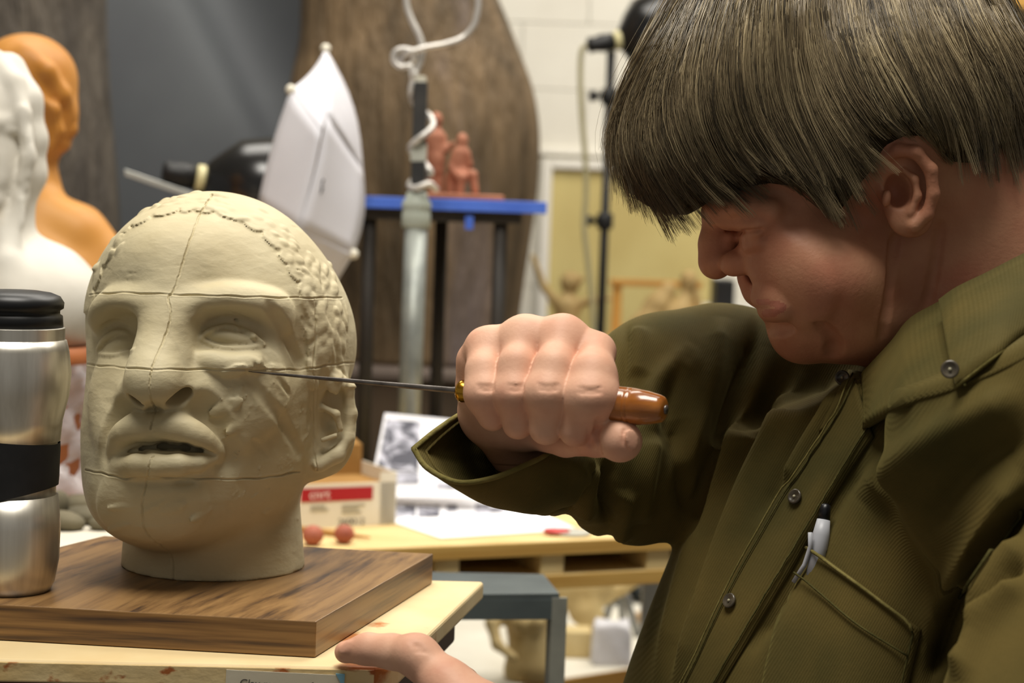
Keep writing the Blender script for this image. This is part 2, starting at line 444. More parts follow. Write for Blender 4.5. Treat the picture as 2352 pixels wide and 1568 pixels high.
MB().box((cx[0]-.32, cx[1]-.24, zz-.022), (cx[0]+.22, cx[1]+.20, zz-.001)).build('top', pbr('plinth_top', (98, 86, 78), (82, 70, 62), rough=.6, scale=6), pl, bevel=.004)
o = ringcol('bark_trunk', [(-260, -330, 238), (0, -330, 240), (150, -325, 246), (260, -320, 254), (420, -310, 268), (560, -300, 275), (800, -300, 285), (1200, -300, 290), (1500, -300, 300)], 3.7, pbr('dark_bark', (60, 54, 48), (92, 84, 74), rough=.85, scale=9, bump=1, bscale=30, stretch=(2, 2, .4), bdist=.02), seed=4, zbot=0)
tag(o, 'dark grey-brown tree trunk with rough streaked bark behind the two busts', 'trunk')

# ---------------------------------------------------------------- studio lamp and umbrella on a stand behind the clay head
BLK = pbr('black_enamel', (16, 16, 17), (24, 24, 25), rough=.22, spec=.6, bump=0)
BLKM = pbr('black_plastic', (18, 18, 19), rough=.5, bump=0)
GREYM = pbr('galvanised', (150, 154, 148), (128, 132, 128), rough=.45, metal=.5, scale=30, bump=.1)
CREAM = pbr('cream_socket', (205, 196, 150), rough=.4, bump=0)
def light_stand(name, px, py0, D, knobs, label, lr=.25):
    top = W3(px, py0, D); t = thing(name, (top[0], top[1], 0), label, 'light stand')
    b = N3(top[0], top[1], .35)
    MB().tube([b+N3(0, 0, -.2), b+N3(0, 0, .5)], .0125, 12).build('lower_tube', BLKM, t, True)
    MB().tube([b+N3(0, 0, .4), top], .0095, 12).build('pole', BLKM, t, True)
    for k in knobs:
        p = W3(px, k, D); p[0], p[1] = top[0], top[1]
        c = MB().lathe(p-N3(0, 0, .018), (0, 0, 1), [(0, .015), (.003, .018), (.033, .018), (.036, .015)], 16).build('collar', BLKM, t, True)
        MB().lathe(p+N3(-.012, -.005, 0), (-1, -.3, 0), [(0, .006), (.02, .006), (.02, .012), (.032, .012)], 12).build('knob', BLKM, t, True)
    for a in (20, 140, 260):
        d = N3(math.cos(math.radians(a)), math.sin(math.radians(a)), 0)
        MB().tube([b+N3(0, 0, .1), b+d*lr+N3(0, 0, -.34)], .008, 8).build('leg', BLKM, t, True)
        MB().tube([b+N3(0, 0, -.15), b+d*lr*.55+N3(0, 0, -.14)], .005, 8).build('brace', BLKM, t, True)
    return t, top
def lamp(apex, ax, Lh, R, sock, label, name='reflector_lamp'):
    """bell reflector opening along ax, with socket and switch housing behind it"""
    ax = N3(*ax); ax /= np.linalg.norm(ax); apex = N3(*apex)
    t = thing(name, apex, label, 'lamp')
    prof = [(0, .022), (.004, .03), (.02, R*.55), (Lh*.35, R*.82), (Lh*.7, R*.96), (Lh, R), (Lh+.002, R*.985), (Lh*.7, R*.93), (Lh*.35, R*.78), (.026, R*.5), (.012, .02)]
    b = MB(); b.lathe(apex, ax, prof, 40); b.f = b.f[:-2]
    b.build('reflector', BLK, t, True)
    MB().lathe(apex-ax*.03, ax, [(.016, .016), (.018, .021), (.028, .021), (.034, .018)], 20).build('socket_ring', CREAM, t, True)
    MB().lathe(apex-ax*(.014+sock), ax, [(0, .010), (.004, .018), (sock*.3, .016), (sock*.55, .020), (sock, .018)], 20).build('socket', BLKM, t, True)
    MB().ball(apex+ax*Lh*.45, .028, 14, 10).build('bulb', pbr('bulb_glass', (235, 232, 220), rough=.2, bump=0), t, True)
    return t
st, top = light_stand('light_stand', 452, 440, 2.75, (600, 900), 'black light stand hidden behind the clay head, carrying the umbrella lamp', .13)
ap = W3(470, 412, 2.75)
lamp(ap, (1, .25, -.16), .12, .085, .05, 'glossy black bell lamp beside the white umbrella')
m = MB(); m.tube([W3(455, 445, 2.75), W3(458, 415, 2.75)], .007, 10); m.build('swivel', CREAM, st, True)
a, b = W3(287, 396, 2.72), W3(520, 476, 2.74)
MB().obox((a+b)/2, (b-a, CM[:, 1], CM[:, 2]), (np.linalg.norm(b-a)/2, .005, .004)).build('flat_bar', pbr('bar_aluminium', (172, 174, 170), rough=.4, metal=.5), st, bevel=.001)
def umbrella():
    K = {'T': (748, 112, 2.70), 'L': (668, 206, 2.60), 'K': (750, 266, 2.56), 'M': (738, 302, 2.55), 'R': (833, 392, 2.70), 'N': (684, 525, 2.545), 'E': (812, 583, 2.64), 'B': (768, 655, 2.66), 'Q': (660, 590, 2.60), 'A': (592, 474, 2.60), 'Z': (560, 600, 2.66)}
    um = thing('photo_umbrella', W3(700, 560, 2.68), 'white fabric photo umbrella half closed, its panels creased, beside the black lamp', 'umbrella')
    fab = pbr('umbrella_fabric', (216, 215, 222), (206, 205, 212), rough=.7, scale=6, bump=.06, bscale=40)
    def edge(a, b, bow, n=9):
        a, b = N3(*a), N3(*b); q = []
        d = b[:2]-a[:2]; nn = N3(d[1], -d[0])/np.linalg.norm(d)
        for t in np.linspace(0, 1, n): p = a*(1-t)+b*t; p[:2] += nn*bow*math.sin(math.pi*t); q.append(p)
        return q
    def panel(e1, e2):
        n = len(e1); V = []; m = 7
        for i in range(n):
            for j in range(m):
                t = j/(m-1); p = e1[i]*(1-t)+e2[i]*t; p = p.copy(); p[2] -= .002*math.sin(math.pi*t)*math.sin(math.pi*i/(n-1)); V.append(W3(*p))
        F = np.array([(i*m+j, i*m+j+1, (i+1)*m+j+1, (i+1)*m+j) for i in range(n-1) for j in range(m-1)])
        o = mesh_obj('fabric_panel', V, F, fab, um, smooth=True); s = o.modifiers.new('thickness', 'SOLIDIFY'); s.thickness = .0015; s.offset = 0
        return o
    g = K
    panel(edge(g['T'], g['L'], 9), edge(g['K'], g['M'], 0))
    panel(edge(g['T'], g['R'], 22), edge(g['K'], g['R'], 4))
    panel(edge(g['L'], g['A'], -6), edge(g['M'], g['N'], 4))
    panel(edge(g['A'], g['Z'], 0), edge(g['N'], g['Q'], 0))
    panel(edge(g['K'], g['N'], 6), edge(g['R'], g['E'], 14))
    panel(edge(g['N'], g['Q'], 0), edge(g['E'], g['B'], 0))
    for q in ('T', 'L', 'E'): MB().ball(W3(*g[q]), .0075, 10, 8).build('tip', pbr('umbrella_tip', (228, 222, 205), rough=.4), um, True)
    for q, r_ in (('T', 'K'), ('L', 'M'), ('R', 'K'), ('M', 'N'), ('E', 'N')):
        p, q2 = N3(*g[q]), N3(*g[r_]); p[2] += .016; q2[2] += .016
        MB().tube([W3(*p), W3(*q2)], .0016, 6).build('rib', pbr('umbrella_rib', (190, 188, 184), rough=.4, metal=.4), um, True)
    MB().tube([W3(500, 470, 2.78), W3(690, 480, 2.62)], .005, 8).build('shaft', pbr('umbrella_rib', (0, 0, 0)), um, True)
    mk = MB()                                             # small printed mark
    for x, y, x2, y2 in ((742, 412, 736, 428), (738, 424, 731, 440), (734, 440, 728, 456), (730, 452, 726, 468), (740, 430, 734, 446)):
        p, q = N3(*W3(x, y, 2.5695)), N3(*W3(x2, y2, 2.5695)); mk.obox((p+q)/2, (q-p, CM[:, 0], CM[:, 2]), (np.linalg.norm(q-p)/2, .0022, .001))
    mk.build('printed_mark', pbr('ink', (50, 50, 60), rough=.8), um)
umbrella()

# lamp on a tall stand by the wall, with its cord
st2, top2 = light_stand('light_stand', 1404, 118, 4.0, (222, 508), 'tall black light stand with two clamp knobs in front of the tan panel')
lamp(W3(1424, 92, 4.0), (1, .18, .22), .125, .10, .06, 'black bell lamp on top of the tall stand by the wall')
MB().tube([W3(1404, 150, 4.0), W3(1408, 96, 4.0)], .006, 8).build('spigot', CREAM, st2, True)
cd_ = crom([(1350, 104, 4.0), (1336, 118, 4.0), (1333, 180, 4.0), (1336, 260, 4.0), (1344, 360, 4.0), (1346, 440, 4.0), (1342, 520, 4.0), (1350, 600, 4.0), (1362, 720, 4.0), (1368, 900, 4.0), (1385, 1300, 4.0), (1390, 2000, 4.0)], 6)
o = MB().tube([W3(*p) for p in cd_], .006, 8).build('lamp_cord', pbr('cord_grey', (150, 142, 108), rough=.6), smooth=True); tag(o, 'pale hanging cord of the tall lamp, beside its stand', 'cord')

# ---------------------------------------------------------------- armature post with twisted wire
def armature():
    D = 2.66; q = 1.297; t = thing('armature_stand', (*W3(940, 950, D)[:2], 1.0), 'grey pipe stand with black post and pale wire twisted into loops', 'armature')
    pt, pb = W3(957, 500, D), W3(940, 950, D); d = (pb-pt)/np.linalg.norm(pb-pt); foot = pt+d*((1.012-pt[2])/d[2])
    MB().tube([pt, foot], .0128*q, 18).build('pipe', GREYM, t, True)
    MB().lathe((foot[0], foot[1], 1.0002), (0, 0, 1), [(0, .05), (.008, .05), (.012, .04), (.02, .024), (.03, .02)], 24).build('base_flange', GREYM, t, True)
    MB().lathe(W3(955, 524, D), -d, [(a_*q, b_*q) for a_, b_ in ((0, .0145), (.002, .0162), (.016, .0162), (.020, .0150), (.022, .0166), (.028, .0166), (.034, .0125), (.040, .0115))], 20).build('coupling', pbr('coupling_paint', (170, 176, 164), (150, 156, 146), rough=.5), t, True)
    a, b = W3(967, 190, D), W3(958, 470, D); ax = b-a
    MB().obox((a+b)/2, (ax, CM[:, 0], CM[:, 2]), (np.linalg.norm(ax)/2, .0078*q, .0078*q)).build('post', pbr('post_black', (34, 34, 34), (52, 50, 48), rough=.6, scale=20), t, bevel=.001)
    a, b = W3(963, 330, D), W3(961, 372, D)
    MB().obox((a+b)/2, (b-a, CM[:, 0], CM[:, 2]), (np.linalg.norm(b-a)/2, .0086*q, .0086*q)).build('tape', pbr('tape_grey', (168, 170, 160), rough=.6), t, bevel=.001)
    a, b = W3(966, 176, D), W3(967, 192, D); MB().obox((a+b)/2, (b-a, CM[:, 0], CM[:, 2]), (np.linalg.norm(b-a)/2, .006*q, .006*q)).build('post_tip', pbr('post_tip', (200, 196, 180), rough=.5), t, bevel=.001)
    wire = pbr('armature_wire', (216, 212, 206), (190, 186, 182), rough=.35, metal=.45, scale=20, bump=0)
    f, bk = D-.018, D+.018
    w1 = [(1003, 436, D-.004), (985, 422, f), (955, 432, f), (941, 426, D), (950, 412, bk), (975, 404, bk), (990, 398, D), (980, 382, D), (968, 366, bk), (948, 352, bk), (943, 338, D), (955, 324, f), (980, 305, f), (994, 288, D), (990, 270, bk), (972, 255, bk), (950, 236, bk), (945, 214, D), (948, 190, D-.006), (955, 165, D), (966, 140, D), (970, 110, D), (962, 80, D), (945, 45, D), (934, 10, D), (932, -40, D)]
    MB().tube([W3(*p) for p in crom(w1, 7)], .0036*q, 10).build('wire', wire, t, True)
    w2 = [(952, 196, D+.008), (948, 175, D-.01), (942, 152, D-.012), (922, 154, D-.012), (906, 142, D-.012), (906, 122, D-.012), (922, 113, D-.012), (944, 116, D-.012), (952, 130, D-.012), (944, 148, D-.004), (928, 152, D+.002), (918, 138, D+.004), (938, 122, D-.014), (975, 110, D-.014), (1020, 102, D-.008), (1060, 88, D), (1086, 62, D), (1096, 30, D), (1098, 0, D), (1092, -40, D)]
    MB().tube([W3(*p) for p in crom(w2, 7)], .0034*q, 10).build('wire', wire, t, True)
armature()

# ---------------------------------------------------------------- taped work stand with small terracotta group
def tape_stand():
    D = 2.75; zt = W3(1050, 458, D)[2]; xl = W3(770, 470, D)[0]; xr = W3(1252, 478, D)[0]; y = W3(1050, 470, D)[1]
    t = thing('work_stand', ((xl+xr)/2, y+.2, 0), 'tall work stand whose board edge is wrapped in bright blue tape', 'stand')
    h = .016
    MB().box((xl, y, zt-h), (xr, y+.27, zt-.001)).build('board', pbr('stand_board', (120, 100, 70), (104, 84, 58), rough=.7), t, bevel=.002)
    BL = pbr('blue_tape', (84, 122, 222), (72, 108, 210), rough=.45, scale=30, bump=.1)
    MB().box((xl-.002, y-.0025, zt-h-.001), (xr+.0015, y, zt+.0005)).build('tape_strip', BL, t, bevel=.001)
    MB().box((xr, y-.0025, zt-h-.001), (xr+.0025, y+.27, zt+.0005)).build('tape_strip', BL, t, bevel=.001)
    p = W3(1077, 516, D-.01); MB().box((p[0]-.006, y+.005, p[2]-.007), (p[0]+.006, y+.007, p[2]+.014)).build('tape_end', BL, t)
    MB().box((xl+.02, y+.012, zt-h-.018), (xr-.035, y+.25, zt-h)).build('apron', pbr('stand_iron', (40, 36, 32), (52, 46, 40), rough=.6), t, bevel=.002)
    for px in (1150, 1000, 845):
        q = W3(px, 520, D); yy = y+.03 if px != 1000 else y+.22
        MB().tube([(q[0], yy, zt-h-.01), (q[0], yy, .985)], .011, 10).build('leg', pbr('stand_iron', (0, 0, 0)), t, True)
    xa_, xb_ = W3(845, 520, D)[0], W3(1150, 520, D)[0]
    MB().box((xa_-.03, y+.01, .965), (xb_+.02, y+.25, .985)).build('lower_shelf', pbr('stand_iron', (0, 0, 0)), t, bevel=.002)
    MB().tube([(xa_+.05, y+.12, .965), (xa_+.05, y+.12, .03)], .025, 14).build('column', pbr('stand_iron', (0, 0, 0)), t, True)
    MB().lathe((xa_+.05, y+.12, 0), (0, 0, 1), [(0, .14), (.02, .14), (.03, .04), (.05, .03)], 24).build('foot', pbr('stand_iron', (0, 0, 0)), t, True)
    return zt, y
ZT, YT = tape_stand()
TERRA = pbr('terracotta', (176, 118, 92), (156, 98, 74), rough=.7, scale=30, bump=.4, bscale=90, bdist=.003)
def figure(name, box, h, build, mat, label, cat, zcut=None, group=None):
    S = Sculpt(*box, h); build(S)
    if zcut is not None: S.plane(world2cam(N3(0, 2, zcut)), -(CM.T @ N3(0, 0, 1)), k=.0005)
    v, f = S.net(); o = mesh_obj(name, cam2world(v), f, mat, smooth=True); return tag(o, label, cat, group)
gx0, gx1 = W3(982, 450, 2.80)[0], W3(1158, 450, 2.80)[0]
g = thing('terracotta_group', ((gx0+gx1)/2, YT+.1, ZT), 'small terracotta group of a standing and a seated figure on the blue-taped board', 'figurine')
MB().box((gx0, YT+.02, ZT), (gx1, YT+.14, ZT+.009)).build('base', TERRA, g, bevel=.003)
def standing(S):
    D = 2.83
    S.pell(1003, 275, D, 14, 18, 16); S.chain([(1002, 292, D, 8), (1002, 310, D, 14)], k=.004)
    S.chain([(992, 318, D, 12), (1008, 318, D, 14)], k=.006); S.chain([(1000, 318, D, 22), (1002, 365, D, 19), (1000, 390, D, 20)], k=.008)
    S.chain([(994, 390, D, 12), (994, 450, D-.004, 9)], k=.004); S.chain([(1008, 390, D, 12), (1010, 450, D-.004, 9)], k=.004)
    S.chain([(1018, 318, D, 8), (1024, 345, D-.006, 7), (1040, 330, D-.01, 6)], k=.004); S.chain([(986, 318, D, 8), (982, 360, D, 7), (984, 385, D, 6)], k=.004)
def seated(S):
    D = 2.82
    S.pell(1062, 322, D, 13, 17, 15); S.chain([(1062, 335, D, 8), (1060, 350, D, 12)], k=.004)
    S.chain([(1058, 355, D, 19), (1052, 395, D, 20)], k=.008); S.chain([(1046, 352, D, 9), (1036, 385, D-.006, 7), (1048, 400, D-.014, 6)], k=.004); S.chain([(1072, 352, D, 9), (1080, 380, D, 7)], k=.004)
    S.chain([(1050, 398, D, 14), (1085, 402, D-.02, 11), (1092, 440, D-.02, 8)], k=.005); S.chain([(1050, 400, D, 14), (1060, 408, D-.03, 11), (1056, 450, D-.03, 8)], k=.005)
    S.chain([(1040, 410, D+.005, 18), (1042, 450, D+.005, 20)], k=.005)
for nm, fn, bx in (('standing_figure', standing, (970, 250, 1050, 462, 2.76, 2.90)), ('seated_figure', seated, (1010, 295, 1115, 462, 2.74, 2.88))):
    S = Sculpt(*bx, .0022); fn(S); S.plane(world2cam(N3(0, 2, ZT+.006)), -(CM.T @ N3(0, 0, 1)), k=.0005); v, f = S.net(); mesh_obj(nm, cam2world(v), f, TERRA, g, smooth=True)

# ---------------------------------------------------------------- busts on the left
def plaster_bust():
    D = 2.05; S = Sculpt(-330, 110, 260, 830, 1.82, 2.32, .0032)
    S.pell(-25, 320, D, 98, 165, 120, 0, k=.01); S.pell(-20, 250, D, 85, 100, 110, k=.02)
    S.pell(-10, 400, D-.02, 62, 90, 70, k=.02); S.chain([(-20, 480, D, 62), (-20, 600, D, 75)], k=.02)            # jaw, neck
    S.chain([(20, 160, D, 40), (58, 230, D-.01, 34), (74, 320, D-.005, 30), (72, 400, D, 30), (40, 500, D, 30), (30, 600, D-.02, 28), (40, 650, D-.03, 22)], k=.015)   # hair lock
    S.chain([(-20, 150, D-.02, 40), (30, 190, D-.03, 24), (52, 260, D-.04, 18), (66, 360, D-.04, 16), (48, 450, D-.035, 16), (30, 560, D-.05, 14)], k=.008)
    S.chain([(10, 480, D-.03, 22), (14, 600, D-.06, 24), (20, 690, D-.07, 26)], k=.01); S.chain([(-60, 480, D, 40), (-70, 640, D-.04, 36)], k=.02)
    S.pell(-40, 720, D, 270, 150, 170, 0, k=.03); S.chain([(0, 590, D, 70), (120, 640, D+.01, 60), (170, 690, D+.01, 58)], k=.03)
    S.pell(60, 690, D-.01, 160, 110, 120, k=.02)
    S.chain([(-70, 282, D-.046, 12), (-14, 280, D-.050, 13), (32, 280, D-.038, 11)], k=.010); S.pell(16, 300, D-.042, 18, 9, 12, k=.006); S.pell(-66, 300, D-.042, 18, 9, 12, k=.006); S.chain([(-28, 290, D-.050, 10), (-30, 345, D-.066, 12)], k=.012); S.pell(-30, 352, D-.062, 20, 11, 14, k=.008)
    S.chain([(-58, 406, D-.046, 7), (-28, 402, D-.056, 8), (4, 407, D-.046, 7)], k=.006); S.chain([(-54, 422, D-.046, 7), (-28, 425, D-.056, 9), (2, 421, D-.046, 7)], k=.006); S.pell(-24, 460, D-.046, 28, 20, 18, k=.012)
    S.freeze(); rnd = random.Random(3)
    for i in range(26): S.stroke([(rnd.uniform(45, 80), 190+i*14, 4, -1), (rnd.uniform(45, 80), 250+i*14, 4, -1)], k=.006)
    zb = W3(160, 792, D)[2]; S.plane(world2cam(N3(0, 2, zb)), -(CM.T @ N3(0, 0, 1)), k=.001)
    v, f = S.net(); o = mesh_obj('plaster_bust', cam2world(v), f, pbr('plaster', (214, 210, 200), (202, 196, 184), rough=.75, scale=8, bump=.3, bscale=40, bdist=.003, c3=(206, 184, 146), c3scale=9, c3range=(.66, .8)), smooth=True)
    tag(o, 'white plaster bust of a long-haired figure next to the steel mug', 'bust'); return zb
PZ = plaster_bust()
def amber_bust():
    D = 2.45; S = Sculpt(-300, 60, 340, 860, 2.18, 2.72, .0036)
    S.pell(50, 225, D, 122, 138, 120, 12, k=.01); S.pell(70, 170, D, 98, 84, 110, k=.02)                          # head in a cap
    S.pell(110, 285, D, 62, 76, 70, 20, k=.02)
    S.chain([(60, 120, D-.052, 10), (110, 160, D-.060, 11), (146, 215, D-.040, 11), (158, 262, D-.015, 11)], k=.016)   # cap rim
    S.pell(164, 296, D-.005, 15, 18, 18, k=.006); S.pell(140, 330, D, 22, 16, 30, 20, k=.006)                     # nose, chin side
    S.pell(100, 285, D-.072, 26, 40, 20, 8, k=.014, op='-'); S.chain([(80, 215, D-.064, 7), (126, 250, D-.054, 8), (138, 300, D-.040, 8), (118, 340, D-.034, 8)], k=.012)
    S.chain([(60, 330, D+.005, 66), (70, 440, D+.01, 62), (80, 520, D, 74)], k=.02)                               # neck
    S.pell(60, 680, D, 235, 190, 150, 18, k=.03); S.chain([(70, 500, D, 60), (180, 535, D, 54), (250, 600, D, 50)], k=.03)
    S.chain([(110, 480, D-.02, 16), (180, 530, D-.022, 18)], k=.03)
    zb = W3(150, 830, D)[2]; S.plane(world2cam(N3(0, 2, zb)), -(CM.T @ N3(0, 0, 1)), k=.001)
    v, f = S.net(); o = mesh_obj('amber_bust', cam2world(v), f, pbr('amber_wax', (200, 142, 68), (178, 118, 48), rough=.5, scale=6, bump=.15, bscale=30, spec=.35), smooth=True)
    tag(o, 'orange-ochre bust with a cap, head turned aside, behind the white plaster bust', 'bust'); return zb
AZ = amber_bust()
# the wrapped pedestal under the plaster bust and the table they stand on
LZ = 1.07
def left_table():
    t = thing('side_table', (-.62, 2.15, 0), 'pale-topped side table behind the walnut board, holding the busts', 'table')
    MB().slab([(-1.3, 1.62), (-.37, 1.62), (-.37, 1.95), (-.47, 2.1), (-.47, 2.6), (-1.3, 2.6)], LZ-.03, LZ).build('table_top', pbr('pale_top', (222, 216, 200), (208, 200, 182), rough=.6), t, bevel=.003)
    for x in (-1.2, -.64):
        for y in (1.68, 2.52): MB().box((x-.025, y-.025, 0), (x+.025, y+.025, LZ-.03)).build('leg', pbr('table_leg', (150, 120, 80), rough=.6), t, bevel=.003)
left_table()
def pedestal():
    c = W3(40, 900, 2.05); t = thing('wrapped_pedestal', (c[0], c[1], LZ), 'reddish-brown pedestal loosely wrapped in clear crinkled plastic, under the plaster bust', 'pedestal')
    MB().lathe((c[0], c[1], LZ), (0, 0, 1), [(0, .086), (.01, .09), (PZ-LZ-.03, .078), (PZ-LZ-.02, .084), (PZ-LZ-.001, .084)], 32).build('core', pbr('pedestal_clay', (168, 98, 50), (140, 76, 36), rough=.6, scale=10), t, True)
    rnd = np.random.RandomState(7); V = []; n, m = 60, 30
    for j in range(m):
        h = j/(m-1); r0 = .092+.012*math.exp(-((h-.08)/.12)**2)-.006*math.sin(h*3)
        for k in range(n):
            an = 2*math.pi*k/n; r = r0+.0045*math.sin(an*9+h*14)+.004*(rnd.rand()-.5)+.003*math.sin(an*17-h*23); V.append((c[0]+r*math.cos(an), c[1]+r*math.sin(an), LZ+.004+h*(PZ-LZ-.022)))
    F = np.array([(j*n+k, j*n+(k+1) % n, (j+1)*n+(k+1) % n, (j+1)*n+k) for j in range(m-1) for k in range(n)])
    N = NT('clear_plastic'); b = N.b; b.inputs['Base Color'].default_value = (.86, .88, .92, 1); b.inputs['Roughness'].default_value = .16; b.inputs['Alpha'].default_value = .34; b.inputs['Specular IOR Level'].default_value = .9
    co = N.n('ShaderNodeTexCoord'); no = N.n('ShaderNodeTexNoise', i_Scale=60, i_Detail=3); bp = N.n('ShaderNodeBump', i_Strength=.8, i_Distance=.004); N.l(co.outputs['Object'], no.inputs['Vector']); N.l(no.outputs['Fac'], bp.inputs['Height']); N.l(bp.outputs[0], b.inputs['Normal'])
    o = mesh_obj('plastic_wrap', V, F, N.m, t, smooth=False)
    c2 = W3(120, 900, 2.45); MB().lathe((c2[0]-.05, c2[1], LZ), (0, 0, 1), [(0, .10), (AZ-LZ-.001, .085)], 28).build('amber_bust_stand', pbr('pedestal_clay', (0, 0, 0)), None, True)
    o = bpy.data.objects['amber_bust_stand']; o.name = 'round_stand'; tag(o, 'plain red-brown round stand under the orange bust', 'stand')
    LUMP = pbr('grey_clay', (112, 104, 82), (90, 84, 66), rough=.8, scale=20, bump=.5, bscale=60)
    for i, (x, y, rx, ry, rot) in enumerate(((125, 1172, 30, 40, 30), (180, 1160, 48, 22, -6), (205, 1186, 60, 20, 4), (150, 1200, 46, 22, 10), (232, 1205, 30, 16, 0))):
        D = 1.96-.02*i; rr = np.array([rx, ry, rx*.8])*D/FPX
        p = G3(x, y+ry*.7, LZ); p[2] = LZ+rr[1]*.9; M = MB().ball(p, (rr[0], rr[2], rr[1]), 14, 9, R=rotm((0, 1, 0), rot)).build('clay_lump', LUMP, None, True)
        tag(M, 'lump of grey-green modelling clay lying between the mug and the clay head', 'clay', 'clay lumps behind the mug')
pedestal()

# ---------------------------------------------------------------- pallet-like plywood bench and what lies on it
BZ = 1.0
e0, e1 = G3(1000, 1253, BZ)[:2], G3(1575, 1229, BZ)[:2]; ed = (e1-e0)/np.linalg.norm(e1-e0); en = np.array([-ed[1], ed[0]])
def bpt(s, d, z): p = e0+ed*s+en*d; return (p[0], p[1], z)
PLY = pbr('plywood', (224, 200, 144), (208, 178, 118), rough=.55, scale=7, bump=.1, bscale=40, stretch=(1, 6, 1), rot=(0, 0, -.42))
PLYE = pbr('plywood_edge', (182, 140, 68), (204, 166, 92), rough=.65, scale=14, bump=.2, stretch=(.3, .3, 8), bscale=50)
def bench():
    t = thing('pallet_bench', (*bpt(.3, .3, 0)[:2], 0), 'pale plywood pallet bench with slot openings along its front edge', 'bench')
    s0, s1, dd = -.20, .62, .56
    def bx(a, b, c, d, z0, z1, nm, mat):
        return MB().hexa([bpt(a, c, z0), bpt(b, c, z0), bpt(b, d, z0), bpt(a, d, z0)], [bpt(a, c, z1), bpt(b, c, z1), bpt(b, d, z1), bpt(a, d, z1)]).build(nm, mat, t, bevel=.0015)
    bx(s0, s1, 0, dd, BZ-.018, BZ, 'top_sheet', PLY); bx(s0, s1, -.002, 0, BZ-.018, BZ-.0005, 'edge_band', PLYE)
    bx(s0, s1, .004, dd, BZ-.062, BZ-.044, 'bottom_sheet', PLY); bx(s0, s1, .002, .004, BZ-.062, BZ-.0445, 'edge_band', PLYE)
    sc = 1/1880
    for a, b in ((-.20, -.15), (5*sc, 66*sc), (274*sc, 334*sc), (556*sc, 620*sc), (.5, .54)):
        bx(a, b, .006, dd-.01, BZ-.044, BZ-.018, 'spacer_block', PLY)
    for s_, d_ in ((-.17, .05), (.58, .05), (-.17, .51), (.58, .51)):
        p = bpt(s_, d_, 0); MB().box((p[0]-.02, p[1]-.02, 0), (p[0]+.02, p[1]+.02, BZ-.062)).build('leg', pbr('steel_leg', (176, 178, 176), rough=.45, metal=.2), t, bevel=.002)
    for px, py in ((1200, 1318), (1320, 1308)):
        p = G3(px, py, BZ-.05); MB().obox((p[0], p[1]+.001, BZ-.05), ((ed[0], ed[1], 0), (0, 0, 1), (en[0], en[1], 0)), (.010, .004, .003)).build('plaster_splash', pbr('plaster', (0, 0, 0)), t)
bench()
def photo_mat(name, seed):
    N = NT(name); b = N.b; b.inputs['Roughness'].default_value = .5; co = N.n('ShaderNodeTexCoord'); mp = N.n('ShaderNodeMapping'); mp.inputs['Location'].default_value = (seed, seed*.7, seed*.3)
    N.l(co.outputs['Object'], mp.inputs[0]); no = N.n('ShaderNodeTexNoise', i_Scale=34, i_Detail=5, i_Distortion=1.2); N.l(mp.outputs[0], no.inputs['Vector']); r = N.n('ShaderNodeValToRGB'); N.l(no.outputs['Fac'], r.inputs[0])
    r.color_ramp.elements[0].position = .44; r.color_ramp.elements[1].position = .62; r.color_ramp.elements[0].color = lin((62, 62, 76)); r.color_ramp.elements[1].color = lin((200, 200, 214)); N.l(r.outputs[0], b.inputs['Base Color']); return N.m
PAPER = pbr('paper', (244, 243, 248), (238, 237, 243), rough=.7, bump=0)
def flat_quad(name, px, z, mat, parent, th=.0006):
    q = [G3(x, y, z) for x, y in px]; return MB().slab([(p[0], p[1]) for p in q], z, z+th).build(name, mat, parent)
# sheet lying on the bench
t = thing('printed_sheet', G3(1100, 1190, BZ), 'white sheet with a strip of grey photos lying flat on the plywood bench', 'paper')
flat_quad('sheet', [(840, 1205), (905, 1200), (1012, 1236), (1328, 1216), (1155, 1138), (840, 1146)], BZ+.0008, PAPER, t)
for i, (a, b, c, d) in enumerate(((905, 1158, 955, 1188), (960, 1160, 1010, 1188), (1026, 1158, 1050, 1176), (1092, 1156, 1125, 1180), (1125, 1164, 1160, 1178))):
    flat_quad('photo_print', [(a, d), (c, d-2), (c, b), (a, b)], BZ+.0016, photo_mat('print_%d' % i, i*3.1), t, .0002)
# sheet leaning up
def leaning():
    Dq = 2.52; P = lambda x, y, o=0: N3(*W3(x, y, Dq-(y-1110)*.0005-o))
    t = thing('photo_page', G3(960, 1130, BZ), 'white page with dark monochrome photos propped upright behind the box', 'paper')
    def quad(nm, c, o, mat, th):
        q = [P(x, y, o) for x, y in c]; n = np.cross(q[1]-q[0], q[2]-q[0]); n /= np.linalg.norm(n)
        MB().hexa(q, [p+n*th for p in q]).build(nm, mat, t)
    quad('sheet', [(884, 948), (1110, 970), (1122, 1142), (846, 1142)], 0, PAPER, .0008)
    quad('photo_print', [(888, 962), (966, 968), (960, 1080), (866, 1078)], .003, photo_mat('print_a', 5.5), .0003)
    quad('photo_print', [(876, 1084), (960, 1084), (962, 1108), (874, 1108)], .003, photo_mat('print_b', 9.5), .0003)
    quad('photo_print', [(1004, 1108), (1084, 1108), (1086, 1120), (1004, 1118)], .003, photo_mat('print_c', 2.5), .0003)
    # card easel behind keeps it upright
    q = [P(930, 990, -.003), P(1040, 1000, -.003)]; a = (q[0]+q[1])/2; MB().tube([a+N3(0, .004, 0), (a[0], a[1]+.1, BZ+.002)], .003, 6).build('prop_stick', pbr('stick_wood', (186, 140, 80), rough=.6), t, True)
leaning()
